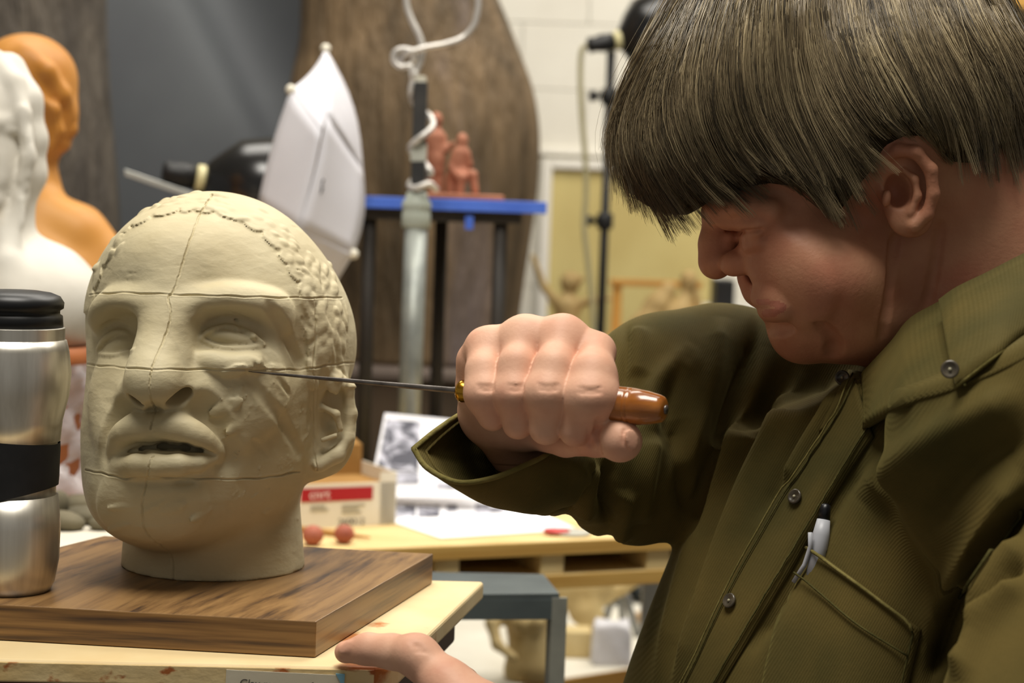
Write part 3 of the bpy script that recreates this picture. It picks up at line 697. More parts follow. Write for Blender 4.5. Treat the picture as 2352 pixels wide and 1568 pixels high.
def card_box():
    zb = BZ; fl_, fr = G3(640, 1216, zb), G3(905, 1203, zb); u = fr-fl_; u /= np.linalg.norm(u); w = N3(-u[1], u[0], 0); H = .068
    t = thing('card_box', (fl_+fr)/2, 'open white card box with a red stripe on the bench behind the clay head', 'box')
    L = np.linalg.norm(fr-fl_); Dp = .115; card = pbr('white_card', (232, 226, 210), (224, 217, 200), rough=.7); kraft = pbr('kraft', (168, 126, 66), (150, 110, 54), rough=.8, scale=6)
    def wall(a, b, h, nm, mat):
        n = np.cross(b-a, N3(0, 0, 1)); n /= np.linalg.norm(n); z = N3(0, 0, 1)
        return MB().hexa([a, b, b+n*.002, a+n*.002], [a+z*h, b+z*h, b+z*h+n*.002, a+z*h+n*.002]).build(nm, mat, t)
    bl, br = fl_+w*Dp, fr+w*Dp
    wall(fl_, fr, H-.012, 'front', card); wall(fr, br, H, 'side', card); wall(bl, fl_, H, 'side', card); wall(br, bl, H+.02, 'back', kraft)
    wall(fr-u*.022, fr, H, 'corner_tab', card)
    z = N3(0, 0, 1); MB().hexa([fl_+z*.003, fr+z*.003, br+z*.003, bl+z*.003], [p+z*.05 for p in (fl_, fr, br, bl)]).build('packing', kraft, t)
    # raised back flap
    MB().hexa([bl+z*(H+.02), br+z*(H+.02), br+z*(H+.022), bl+z*(H+.022)], [bl+w*.05+z*(H+.03), br+w*.05+z*(H+.03), br+w*.05+z*(H+.032), bl+w*.05+z*(H+.032)]).build('flap', kraft, t)
    n = -w
    def on(s, h, o=.0008): return fl_+u*s+z*h+n*(o+.002)
    def pt(px, py):                                        # image position -> (s, h) on the front face
        d = CM @ C3(px, py, 1.0); k = ((fl_-CAMP) @ n)/(d @ n); q = CAMP+d*k-fl_; return q @ u, q[2]
    def rect(px0, py0, px1, py1, nm, mat, o=.0006):
        a, b = pt(px0, py0), pt(px1, py1); s0, s1, h0, h1 = a[0], b[0], b[1], a[1]
        c = on((s0+s1)/2, (h0+h1)/2, o); MB().obox(c, (u, z, n), (abs(s1-s0)/2, abs(h1-h0)/2, .0003)).build(nm, mat, t)
    rect(690, 1122, 854, 1146, 'red_stripe', pbr('box_red', (176, 30, 40), (164, 24, 34), rough=.5))
    def text(s, px, py, hpx, mat, o):
        cu = bpy.data.curves.new('lettering', 'FONT'); cu.body = s; cu.size = hpx*2.4/FPX*1.35; cu.extrude = .0001; cu.align_x = 'RIGHT'
        ob = bpy.data.objects.new('lettering', cu); a = pt(px, py); p = on(a[0], a[1], o); M = Matrix.Identity(4)
        for i in range(3): M[i][0], M[i][1], M[i][2], M[i][3] = u[i], z[i], n[i], p[i]
        COL.objects.link(ob); bpy.context.view_layer.update()
        me = bpy.data.meshes.new_from_object(ob); me.transform(M); bpy.data.objects.remove(ob); o2 = bpy.data.objects.new('lettering', me); COL.objects.link(o2); me.materials.clear(); me.materials.append(mat); adopt(o2, t)
    text('cnrt', 756, 1143, 22, pbr('box_white', (236, 220, 214), rough=.6), .0013)
    ink = pbr('box_ink', (96, 92, 86), rough=.7); lite = pbr('box_ink_pale', (176, 170, 152), rough=.7)
    text('260012', 836, 1202, 16, ink, .0008)
    for x0, y0, x1, y1 in ((712, 1160, 745, 1164), (712, 1168, 752, 1172), (784, 1158, 836, 1161), (784, 1166, 822, 1169), (784, 1174, 828, 1177)): rect(x0, y0, x1, y1, 'small_print', lite)
card_box()
RC = pbr('red_clay', (176, 100, 76), (156, 82, 62), rough=.7, scale=30, bump=.3)
for x, y, r, lb in ((718, 1232, 24, 'small reddish clay ball half hidden behind the clay neck'), (790, 1229, 23, 'small reddish clay ball lying at the middle of the modelling stick')):
    p = G3(x, y+r*.8, BZ); p[2] = BZ+r*2.3/FPX*.92; S = MB().ball(p, (r*2.3/FPX, r*2.3/FPX, r*2.3/FPX*.92), 18, 12).build('clay_ball', RC, None, True); tag(S, lb, 'clay ball', 'red clay balls')
a, b = G3(690, 1214, BZ+.004), G3(850, 1234, BZ+.004)
o = MB().tube([a, (a+b)/2, b], [.004, .004, .0012], 8).build('modelling_stick', pbr('stick_wood', (186, 140, 80), rough=.6), None, True); tag(o, 'thin brown wooden modelling stick by the red clay balls', 'tool')
p = G3(1310, 1226, BZ)
t = thing('disc_lid', p, 'flat grey disc with a red rim segment at the bench edge', 'lid')
MB().lathe((p[0], p[1], BZ), (0, 0, 1), [(0, .026), (.003, .027), (.004, .025)], 28).build('disc', pbr('disc_grey', (176, 174, 162), rough=.5), t, True)
MB().lathe((p[0]-.018, p[1]-.006, BZ+.0042), (0, 0, 1), [(0, .017), (.0015, .017)], 20).build('red_sticker', pbr('disc_red', (206, 70, 70), rough=.5), t, True)

# ---------------------------------------------------------------- carved figures on the shelf by the wall
FIG = pbr('figure_clay', (176, 150, 100), (150, 124, 76), rough=.7, scale=20, bump=.3)
sh = thing('wall_shelf', W3(1500, 760, 4.6), 'ochre wooden shelf with a slanting rail below the tan panel', 'shelf')
y0 = 4.75
xa, xb, za, zb = rectY(1190, 640, 1700, 792, y0)
MB().box((xa, y0-.12, za-.02), (xb, y0+.3, za)).build('shelf_board', pbr('ochre_wood', (196, 150, 74), (170, 124, 56), rough=.6, stretch=(.3, 1, 1), scale=8), sh, bevel=.003)
for x in (xa+.05, xb-.05): MB().box((x-.02, y0+.2, 0), (x+.02, y0+.26, za-.02)).build('leg', pbr('ochre_wood', (0, 0, 0)), sh, bevel=.003)
x0_, x1_, z0_, z1_ = rectY(1402, 640, 1612, 662, y0+.2); MB().box((x0_, y0+.18, z0_), (x1_, y0+.24, z1_)).build('rail', pbr('ochre_wood', (0, 0, 0)), sh, bevel=.003)
for x in (x0_+.02, x1_-.02): MB().box((x-.012, y0+.19, za), (x+.012, y0+.23, z0_)).build('rail_post', pbr('ochre_wood', (0, 0, 0)), sh, bevel=.002)
def raised(S):
    D = 4.72
    S.pell(1310, 648, D, 24, 26, 24); S.pell(1330, 640, D, 12, 10, 14); S.chain([(1308, 668, D, 10), (1304, 690, D, 16)], k=.006)
    S.chain([(1290, 700, D, 16), (1320, 700, D, 14)], k=.01); S.chain([(1302, 705, D, 28), (1304, 760, D, 24), (1304, 800, D, 28)], k=.02)
    S.chain([(1284, 702, D, 14), (1250, 660, D, 9), (1224, 590, D, 7)], k=.006); S.chain([(1322, 700, D, 12), (1360, 690, D-.02, 8), (1400, 685, D-.02, 6)], k=.006)
figure('dancing_figure', (1195, 560, 1430, 800, 4.5, 4.9), .005, raised, FIG, 'small tan clay figure with one arm flung up, standing on the wall shelf', 'figurine', za)
def reclining(S):
    D = 4.72
    S.chain([(1480, 745, D, 30), (1510, 700, D, 26), (1535, 665, D, 18)], k=.02); S.pell(1582, 645, D, 20, 26, 24); S.chain([(1578, 668, D, 12), (1562, 730, D, 34), (1590, 775, D, 26)], k=.015)
    S.chain([(1440, 770, D, 24), (1500, 740, D, 26), (1560, 770, D, 26)], k=.02); S.chain([(1600, 670, D, 8), (1608, 720, D, 8), (1580, 745, D-.03, 8)], k=.006)
figure('crouching_figure', (1400, 600, 1640, 800, 4.5, 4.95), .005, reclining, FIG, 'small tan clay figure crouching in front of the ochre rail', 'figurine', za)
q = rectY(1640, 640, 1682, 706, 5.3); o = MB().box((q[0], 5.25, q[2]), (q[1], 5.38, q[3])).build('black_box', BLKM, bevel=.004); tag(o, 'small black box by the wall beyond the man\'s nose', 'box')
q2 = rectY(1612, 700, 1800, 900, 5.3); t = thing('white_cabinet', ((q2[0]+q2[1])/2, 5.3, 0), 'white cabinet by the wall, carrying the small black box', 'cabinet')
MB().box((q2[0], 5.2, 0), (q2[1], 5.55, q[2]-.001)).build('body', pbr('cabinet_white', (206, 204, 200), rough=.5), t, bevel=.003)
MB().box((q2[0]+.01, 5.19, .05), (q2[1]-.01, 5.2, q[2]-.03)).build('door', pbr('cabinet_white', (0, 0, 0)), t, bevel=.003)

# ---------------------------------------------------------------- below the bench
LB = .62
IR0 = pbr('easel_grey', (140, 142, 142), rough=.45, metal=.4)
BENCHW = pbr('bench_white', (228, 224, 210), (216, 210, 194), rough=.6)
def low_bench():
    f0, f1 = G3(1085, 1590, LB), G3(1530, 1520, LB); u = f1[:2]-f0[:2]; u /= np.linalg.norm(u); w = np.array([-u[1], u[0]]); P = lambda s, d: f0[:2]+u*s+w*d
    t = thing('low_bench', (*P(.3, .3), 0), 'low white-topped bench with an ochre front edge under the plywood bench', 'bench')
    L = .75
    MB().slab([P(-.04, 0), P(L, 0), P(L, .66), P(-.04, .66)], LB-.02, LB).build('top', BENCHW, t, bevel=.002)
    MB().slab([P(-.04, -.004), P(L, -.004), P(L, 0), P(-.04, 0)], LB-.035, LB-.001).build('front_edge', pbr('ochre_wood', (0, 0, 0)), t)
    for s, d in ((0, .05), (L-.1, .05), (0, .6), (L-.1, .6)):
        p = P(s, d); MB().box((p[0]-.02, p[1]-.02, 0), (p[0]+.02, p[1]+.02, LB-.02)).build('leg', pbr('ochre_wood', (0, 0, 0)), t)
low_bench()
TAN = pbr('cast_stone', (206, 184, 132), (184, 158, 104), rough=.65, scale=14, bump=.3, bscale=50)
def torso(S):
    D = 3.12
    S.pell(1212, 1490, D, 46, 66, 48, k=.01); S.pell(1208, 1425, D, 48, 48, 42, k=.02)
    S.pell(1196, 1432, D-.030, 20, 22, 20, k=.006); S.pell(1232, 1430, D-.028, 20, 22, 20, k=.006)
    S.pell(1212, 1535, D, 52, 40, 52, k=.02); S.chain([(1190, 1545, D-.004, 30), (1192, 1640, D, 26)], k=.01); S.chain([(1236, 1545, D, 30), (1238, 1640, D, 26)], k=.01)
    S.chain([(1250, 1405, D, 20), (1290, 1420, D, 14)], k=.01); S.chain([(1166, 1410, D, 20), (1130, 1430, D-.02, 15), (1142, 1480, D-.04, 12), (1180, 1510, D-.06, 10)], k=.008)
figure('stone_torso', (1085, 1365, 1320, 1660, 2.98, 3.26), .004, torso, TAN, 'tan headless female torso with a bent arm standing on the low white bench', 'sculpture', LB)
def legs(S):
    D = 3.42
    S.pell(1335, 1345, D, 78, 40, 60, -4, k=.01); S.chain([(1330, 1345, D, 42), (1345, 1400, D-.02, 34), (1378, 1445, D-.02, 18)], k=.02); S.chain([(1385, 1370, D, 22), (1430, 1350, D, 14), (1470, 1330, D, 11)], k=.01)
    S.chain([(1378, 1445, D-.02, 18), (1385, 1475, D-.02, 24)], k=.01); S.chain([(1260, 1345, D, 26), (1200, 1345, D, 16)], k=.02); S.chain([(1270, 1370, D+.02, 30), (1275, 1480, D+.02, 26)], k=.02)
figure('stone_figure', (1170, 1295, 1500, 1500, 3.25, 3.58), .0045, legs, TAN, 'tan sculpted hips with bent leg resting on the low bench behind the torso', 'sculpture', LB)
def bag():
    c = G3(1405, 1532, LB); t = MB(); n, m = 24, 10; V = []; rnd = np.random.RandomState(2)
    for j in range(m):
        h = j/(m-1); r = .036*(1-.12*h)*(1 if j < m-1 else .9)
        for k in range(n):
            an = 2*math.pi*k/n; q = max(abs(math.cos(an)), abs(math.sin(an))); rr = r/q**.7*(1+.05*math.sin(5*an+6*h)+.03*rnd.rand()); V.append((c[0]+rr*math.cos(an), c[1]+.03+rr*.7*math.sin(an), LB+h*.075+.004*math.sin(3*an)*(h)))
    F = [(j*n+k, j*n+(k+1) % n, (j+1)*n+(k+1) % n, (j+1)*n+k) for j in range(m-1) for k in range(n)]+[tuple(range(n)), tuple(range((m-1)*n, m*n))]
    o = t.add(V, F).build('plastic_bag', pbr('bag_white', (216, 214, 218), (204, 202, 206), rough=.5, scale=20, bump=.3, bscale=40), None, True); tag(o, 'crumpled white plastic bag standing on the low bench', 'bag')
bag()
c = G3(1318, 1512, LB); o = MB().box((c[0]-.03, c[1], LB), (c[0]+.03, c[1]+.05, LB+.05)).build('plaster_block', pbr('block_cream', (206, 186, 138), (190, 168, 118), rough=.7, scale=12, bump=.3), None, bevel=.004); tag(o, 'small cream block beside the plastic bag on the low bench', 'block')
p = G3(1580, 1392, LB); t = thing('blue_bucket', p, 'bright blue plastic bucket at the back of the low bench', 'bucket')
MB().lathe((p[0], p[1]+.06, LB), (0, 0, 1), [(0, .042), (.004, .045), (.10, .052), (.10, .048), (.01, .042)], 32).build('bucket_body', pbr('bucket_blue', (40, 34, 170), (34, 28, 150), rough=.4), t, True)
MB().lathe((p[0], p[1]+.06, LB+.094), (0, 0, 1), [(0, .054), (.006, .054)], 32).build('rim', pbr('bucket_blue', (0, 0, 0)), t, True)
o = MB().slab([G3(1455, 1428, LB)[:2], G3(1530, 1455, LB)[:2], G3(1640, 1425, LB)[:2], G3(1540, 1398, LB)[:2]], LB+.0005, LB+.018).build('drawing_board', pbr('board_tan', (186, 156, 118), (170, 140, 102), rough=.7), None); tag(o, 'tan wooden drawing board lying on the low bench before the blue bucket', 'board')
t = thing('folding_easel', G3(1445, 1450, LB), 'grey folding metal easel legs standing on the low bench', 'easel')
for (x, y, x2, y2) in ((1424, 1325, 1466, 1462), (1420, 1330, 1385, 1440), (1422, 1330, 1432, 1440)):
    b2 = G3(x2, y2, LB); a = W3(x, y, 3.45); MB().tube([a, b2], .0075, 8).build('leg', IR0, t, True)
a = W3(1422, 1322, 3.45); MB().lathe(a-N3(0, 0, .01), (0, 0, 1), [(0, .016), (.025, .016)], 12).build('hub', BLKM, t, True)
for i, (x, y, rx, ry) in enumerate(((1410, 1392, .04, .028), (1484, 1390, .035, .025))):
    q = G3(x, y, LB); o = MB().ball((q[0], q[1]+.05, LB+ry*.9), (rx, .05, ry), 18, 10).build('cloth_heap', pbr('tarp', (56, 62, 60), (36, 40, 40), rough=.7, scale=18, bump=.8, bscale=40, bdist=.01), None, True); tag(o, ('dark crumpled cloth behind the sculpted leg' if i == 0 else 'dark crumpled cloth beside the blue bucket'), 'cloth')
# angle-iron stand in front of it
IR = pbr('angle_iron', (150, 150, 138), (124, 126, 118), rough=.55, metal=.1, scale=20); DK = pbr('dark_iron', (86, 94, 94), (64, 72, 74), rough=.55, metal=.1)
def iron_stand():
    D = 1.86; c = W3(1285, 1372, D); zt = c[2]; t = thing('iron_stand', (c[0]-.12, c[1], 0), 'grey angle-iron stand with a dark sheet top, below the walnut board', 'stand')
    l = G3(1010, 1385, zt); bk = G3(1010, 1352, zt)
    MB().slab([(c[0], c[1]), (c[0]-.015, c[1]+.10), (bk[0]-.25, bk[1]+.05), (l[0]-.25, l[1]-.03)], zt-.002, zt+.004).build('sheet_top', DK, t)
    MB().obox((c[0], c[1], zt/2), ((1, .2, 0), (-.2, 1, 0), (0, 0, 1)), (.008, .002, zt/2)).build('leg', IR, t)
    MB().obox((c[0]-.008, c[1]+.012, zt/2), ((1, .2, 0), (-.2, 1, 0), (0, 0, 1)), (.002, .008, zt/2)).build('leg', IR, t)
    MB().obox((l[0]-.24, l[1]-.02, zt/2), ((1, 0, 0), (0, 1, 0), (0, 0, 1)), (.012, .003, zt/2)).build('leg', IR, t)
    a, b = N3(c[0], c[1], zt-.012), N3(l[0]-.24, l[1]-.02, zt-.012); MB().obox((a+b)/2, (b-a, (0, 0, 1), np.cross(b-a, (0, 0, 1))), (np.linalg.norm(b-a)/2, .010, .002)).build('rail', DK, t)
    a, b = N3(c[0]-.01, c[1]+.09, zt-.012), N3(bk[0]-.24, bk[1]+.04, zt-.012); MB().obox((a+b)/2, (b-a, (0, 0, 1), np.cross(b-a, (0, 0, 1))), (np.linalg.norm(b-a)/2, .010, .002)).build('rail', DK, t)
    p = N3(bk[0]-.24, bk[1]+.04, 0); MB().obox((p[0], p[1], zt/2), ((1, 0, 0), (0, 1, 0), (0, 0, 1)), (.010, .003, zt/2)).build('leg', IR, t)
iron_stand()
# book shelf end high up on the wall behind the man
q = rectY(2290, -30, 2560, 26, 5.0); t = thing('high_shelf', (q[0], 5.2, q[2]), 'light wooden shelf high on the wall behind the man\'s head', 'shelf'); MB().box((q[0], 5.0, q[2]), (q[1]+.3, WY, q[3])).build('shelf_board', pbr('ochre_wood', (0, 0, 0)), t, bevel=.003)
MB().box((q[0]+.1, 5.1, q[2]-.15), (q[0]+.14, WY, q[2])).build('bracket', IR, t)
# ================================================================ clay portrait head
BOARD_Z = 1.1256
def clay_head():
    rnd = random.Random(5)
    S = Sculpt(165, 425, 850, 1365, 1.215, 1.60, .00128)
    Dc = 1.405
    S.pell(490, 742, Dc+.01, 284, 297, 330, k=.01)
    S.pell(555, 800, Dc+.02, 250, 215, 300, k=.03)
    S.pell(440, 1000, Dc-.02, 248, 262, 262, k=.03)                # lower face
    S.pell(362, 1135, Dc-.058, 140, 100, 118, k=.035)               # chin mass
    S.pell(590, 1010, Dc+.00, 126, 160, 180, k=.03)                 # jaw angle
    S.cap(C3(490, 1120, Dc+.016), C3(490, 1420, Dc+.016), .066, .0735, k=.010)   # neck
    # forehead bulge, brow ridge
    S.pell(400, 615, Dc-.055, 115, 100, 130, k=.03)
    S.stroke([(222, 735, 16, -6), (262, 700, 20, -4), (345, 700, 18, -6)], k=.012)
    S.stroke([(432, 705, 18, -6), (540, 694, 24, -3), (640, 712, 20, -4), (668, 760, 14, -8)], k=.012)
    # temples hollow, cheek planes
    S.stamp(690, 760, 60, 100, 26, 10, 14, k=.02, op='-')
    # eye sockets
    S.stamp(285, 772, 72, 52, 46, -8, 18, k=.014, op='-')
    S.stamp(525, 765, 112, 48, 44, 6, 16, k=.014, op='-')
    # nose: bridge, tip, wings
    n0 = S.hit(395, 690); n1 = S.hit(380, 800); n2 = S.hit(370, 890)
    S.chain([(393, 680, n0+.010, 30), (388, 740, n1+.000, 30), (372, 800, n1-.006, 36), (358, 850, n2-.015, 42), (352, 880, n2-.024, 44)], k=.022)
    S.pell(352, 880, n2-.022, 56, 48, 52, k=.014)
    S.pell(308, 900, n2-.004, 30, 32, 44, 10, k=.010)
    S.pell(426, 898, n2-.006, 44, 34, 50, -6, k=.010)
    # cheeks and muzzle
    S.stamp(255, 905, 60, 70, 22, 0, -8, k=.02)
    S.stamp(560, 900, 95, 80, 30, 20, -12, k=.025)
    S.stamp(372, 1010, 130, 80, 40, 0, -18, k=.025)
    # nasolabial hollow
    S.stroke([(462, 930, 16, 14), (500, 985, 18, 13), (530, 1060, 18, 15)], k=.012, op='-')
    S.stroke([(285, 935, 12, 10), (255, 990, 12, 9), (240, 1050, 12, 11)], k=.010, op='-')
    # nostrils
    D = S.hit(320, 930) or n2; 
    S.ell(C3(320, 908, n2-.022), np.array([21, 17, 62])*1.36/FPX, rotm((0, 0, 1), -25) @ rotm((1, 0, 0), 35), k=.003, op='-')
    S.ell(C3(411, 910, n2-.022), np.array([29, 17, 62])*1.36/FPX, rotm((0, 0, 1), 12) @ rotm((1, 0, 0), 35), k=.003, op='-')
    S.stroke([(352, 932, 10, 6), (356, 960, 12, 6), (358, 985, 12, 6)], k=.006, op='-')      # philtrum
    # eyelids and eyeballs
    S.stamp(275, 793, 46, 25, 30, -12, -11, k=.003)
    S.stamp(536, 778, 68, 22, 34, 6, -12, k=.003)
    S.stroke([(222, 808, 3, 0), (240, 782, 7, 3), (262, 766, 8, 4), (284, 763, 6, 2), (296, 768, 3, -3)], k=.0016)
    S.stroke([(226, 812, 3, 0), (262, 817, 5, 2), (294, 808, 4, 0), (308, 800, 2, -3)], k=.0016)
    S.stroke([(458, 778, 3, 0), (482, 760, 5, 3), (520, 752, 7, 4), (566, 766, 7, 4), (592, 782, 5, 2), (610, 792, 3, 0)], k=.0016)
    S.stroke([(462, 780, 3, 0), (500, 797, 4, 2), (550, 802, 5, 2), (606, 793, 3, 0)], k=.0016)
    for q in ([(234, 800), (258, 780), (284, 775), (300, 782)], [(474, 774), (505, 763), (540, 764), (580, 782), (600, 790)]):
        S.stroke([(x, y, 2.2, 1) for x, y in q], k=.0008, op='-')
    S.stroke([(236, 754, 5, 4), (262, 742, 6, 4), (290, 746, 4, 3)], k=.003, op='-'); S.stroke([(478, 742, 5, 4), (530, 730, 6, 4), (600, 752, 5, 4)], k=.003, op='-')
    S.stroke([(470, 824, 9, -4), (530, 838, 11, -3), (590, 830, 9, -4)], k=.008)            # bag under the eye
    S.stroke([(522, 768, 2, 1), (514, 778, 2, 1), (522, 790, 2, 1)], k=.0006, op='-'); S.stroke([(548, 770, 2, 1), (556, 780, 2, 1), (548, 792, 2, 1)], k=.0006, op='-')
    S.stroke([(268, 782, 2, 1), (262, 792, 2, 1), (268, 804, 2, 1)], k=.0006, op='-')
    # lips with open mouth
    S.stroke([(262, 1034, 9, 0), (282, 1000, 17, 4), (318, 978, 22, 8), (352, 985, 20, 9), (392, 978, 23, 8), (440, 993, 21, 5), (478, 1020, 15, 1), (503, 1044, 8, -2)], k=.006)
    md = S.hit(355, 1000)
    for dz in (-.012, -.005, .002, .010, .018, .026):
        S.chain([(296, 1040, md+.004+dz, 8), (330, 1031, md+dz, 13), (375, 1027, md+dz, 16), (425, 1030, md+.003+dz, 15), (460, 1037, md+.007+dz, 12), (492, 1046, md+.012+dz, 6)], k=.002, op='-')
    S.chain([(278, 1064, md+.016, 12), (312, 1064, md+.004, 18), (352, 1066, md+.001, 20), (410, 1064, md+.003, 19), (458, 1060, md+.010, 14), (492, 1053, md+.018, 8)], k=.004)
    S.chain([(335, 1052, md+.012, 9), (352, 1047, md+.009, 10), (410, 1049, md+.010, 10), (450, 1052, md+.014, 8)], k=.003)
    S.stroke([(285, 1104, 14, 8), (350, 1108, 16, 8), (440, 1104, 14, 8)], k=.010, op='-')               # fold under lip
    S.stamp(345, 1165, 95, 56, 30, 0, -20, k=.035)                                                         # chin boss
    # ear
    e = S.hit(730, 960)
    S.pell(752, 965, e+.012, 66, 122, 30, -4, k=.012)
    S.pell(722, 1055, e+.014, 40, 44, 34, 20, k=.012)
    S.chain([(735, 892, e-.004, 15), (765, 874, e-.002, 15), (798, 896, e+.004, 14), (806, 950, e+.006, 13), (800, 1005, e+.004, 13), (775, 1045, e, 16), (735, 1068, e-.002, 16)], k=.004)
    S.pell(770, 912, e-.004, 22, 26, 26, 20, k=.004, op='-')
    S.pell(752, 975, e-.006, 16, 30, 24, 24, k=.004, op='-')
    S.chain([(742, 935, e-.004, 7), (772, 950, e-.005, 8), (782, 985, e-.003, 7)], k=.003)
    S.chain([(742, 1010, e-.004, 6), (770, 1000, e-.004, 6)], k=.003)
    S.freeze()
    # cap of hair: a raised layer with a scalloped edge, patted on in flat pieces
    base = crom([(212, 720), (226, 668), (246, 625), (272, 585), (292, 545), (338, 514), (400, 494), (470, 486), (540, 500), (600, 530), (640, 565), (672, 612), (700, 660), (714, 710), (716, 780), (720, 850), (728, 885)], 10)
    L = np.concatenate([[0], np.cumsum(np.linalg.norm(np.diff(base, axis=0), axis=1))]); edge = []
    nx = 0
    while nx < L[-1]:
        w = rnd.uniform(34, 62)
        for u in np.linspace(0, 1, 9)[:-1]:
            i = min(np.searchsorted(L, min(nx+u*w, L[-1]-1e-6)), len(base)-1); i0 = max(i-1, 0); d = base[min(i+1, len(base)-1)]-base[i0]; n2 = np.array([-d[1], d[0]])/(np.linalg.norm(d)+1e-9)
            edge.append(base[i]+n2*11*(math.sqrt(max(0, 1-(2*u-1)**2))-.3))
        nx += w
    T = Sculpt.__new__(Sculpt); T.__dict__.update(S.__dict__); T.F = np.ones(S.n, np.float32); T.ref = S.ref
    T.F = (S.ref - np.float32(.0017))
    T.cut2d([tuple(p) for p in edge]+[(900, 900), (900, 380), (120, 380), (120, 720)], 1.37, k=.0016)
    S.F = np.minimum(S.F, T.F); S.freeze()
    for i in range(70):
        q = base[rnd.randrange(16, 115)]; n2 = (q-np.array([470, 760])); n2 /= np.linalg.norm(n2); p = q+n2*rnd.uniform(6, 46)
        S.stamp(p[0], p[1], rnd.uniform(14, 22), rnd.uniform(12, 18), 9, rnd.uniform(-60, 60), rnd.uniform(-7.5, -5.5), k=.0008)
    for i in range(120):                                             # pats over the temple and above the ear
        y = rnd.uniform(600, 880); x = rnd.uniform(690+max(0, 20-(y-600)*.1), 800)
        if y > 690 and x < 716: continue
        S.stamp(x, y, rnd.uniform(10, 17), rnd.uniform(18, 32), 9, rnd.uniform(-25, 25), rnd.uniform(-7, -4.5), k=.0008)
    # modelling marks: small slabs and scrapes
    for i in range(34):
        x, y = rnd.uniform(270, 690), rnd.uniform(690, 1230)
        if x < 370 and y < 870 or 450 < x < 620 and 735 < y < 810 or 250 < x < 520 and 820 < y < 1110: continue
        S.stamp(x, y, rnd.uniform(16, 46), rnd.uniform(8, 20), 6, rnd.uniform(-50, 10), rnd.uniform(-5.5, -5.0), k=.0012)
    for i in range(46):
        x, y = rnd.uniform(520, 715), rnd.uniform(690, 1180)
        S.stamp(x, y, rnd.uniform(20, 46), rnd.uniform(5, 11), 5, rnd.uniform(35, 75), rnd.uniform(3.4, 4.4), k=.0012, op='-')
    for i in range(46):                                                # slivers of clay left by the tools
        x, y = rnd.uniform(500, 700), rnd.uniform(880, 1200); an = rnd.uniform(-1.3, -.5); l = rnd.uniform(8, 22)
        S.stroke([(x, y, 1.2, .3), (x+l*math.cos(an), y+l*math.sin(an), 1.5, .6)], k=.0006)
    for i in range(40):
        x, y = rnd.uniform(230, 690), rnd.uniform(520, 670); l = rnd.uniform(10, 36); an = rnd.uniform(-.3, .5)
        S.stroke([(x, y, 1.6, 1.2), (x+l*math.cos(an), y+l*math.sin(an), 1.6, 1.2)], k=.0006, op='-')
    # long scraped planes of the cheek below the blade
    S.stroke([(566, 862, 9, 6), (600, 905, 13, 8), (650, 965, 15, 9), (690, 1040, 15, 10)], k=.003, op='-')
    S.stroke([(640, 870, 5, 2), (665, 905, 6, 2)], k=.002, op='-')
    S.stroke([(620, 700, 9, 4), (660, 770, 12, 5), (690, 840, 10, 5)], k=.004, op='-')
    up3 = CM.T @ np.array([0, 0, 1.0])
    S.plane(world2cam(np.array([0, 1.4, BOARD_Z])), -up3, k=.0008)
    globals()['TIP_D'] = S.hit(571, 856)-.0006
    v, f = S.net()
    # scored lines, drawn as real grooves in a locally refined surface
    LN = [([(487, 448), (462, 486), (448, 520), (428, 575), (412, 630), (398, 668), (386, 684), (392, 712), (388, 745), (372, 790), (352, 835), (345, 868), (344, 900), (350, 925), (358, 940), (350, 965), (345, 985)], 1.7, 5),
          ([(352, 1046), (344, 1062), (340, 1090), (334, 1120), (327, 1150), (328, 1190), (332, 1215), (350, 1240), (372, 1256), (395, 1280), (397, 1345)], 1.9, 4),
          ([(205, 676), (280, 672), (390, 676), (500, 679), (600, 682), (700, 684), (784, 683)], 1.6, 4.5),
          ([(190, 836), (260, 842), (350, 848), (450, 848), (560, 850), (640, 849), (700, 848), (760, 838), (812, 832)], 1.8, 4),
          ([(198, 1080), (240, 1088), (290, 1099), (350, 1096), (430, 1098), (540, 1100), (620, 1095), (688, 1082)], 1.7, 5),
          ([(724, 690), (726, 760), (720, 850), (724, 880), (722, 960), (722, 1040), (728, 1080)], 1.8, 4)]
    for rep in range(1):
        uv = pxof(v); m = np.zeros(len(v), bool)
        nn = vnorm(v, f); vis = (nn*(-v)).sum(1) > -.1
        for pts, w, a in LN: m |= (linedist(uv, pts)[0] < w*4) & vis
        v, f = refine(v, f, m[f].any(1))
    uv = pxof(v); n = vnorm(v, np.hstack([f, f[:, 2:]]))
    vis = np.clip((n*(-v)).sum(1)/np.linalg.norm(v, axis=1)/.3, 0, 1)
    dsp = np.zeros(len(v))
    for li, (pts, w, a) in enumerate(LN):
        pts = crom(pts, 5); q = np.array(pts); q[:, 1] += np.sin(np.arange(len(q))*1.7+li)*1.2; q[:, 0] += np.sin(np.arange(len(q))*2.3+li)*.8
        d, t = linedist(uv, q); wob = .7+.3*np.sin(t*40+li*2)
        dsp -= a*wob*np.exp(-(d/w)**2) - .10*a*np.exp(-((d-2.3*w)/w)**2)
    v = v + n*(dsp*vis*1.35/FPX)[:, None]
    o = mesh_obj('clay_portrait', cam2world(v), f, clay_mat('clay', (200, 189, 156), (188, 175, 140)), smooth=True)
    return tag(o, 'life-size grey-tan clay head of a man, lips parted, scored with grid lines', 'sculpture')
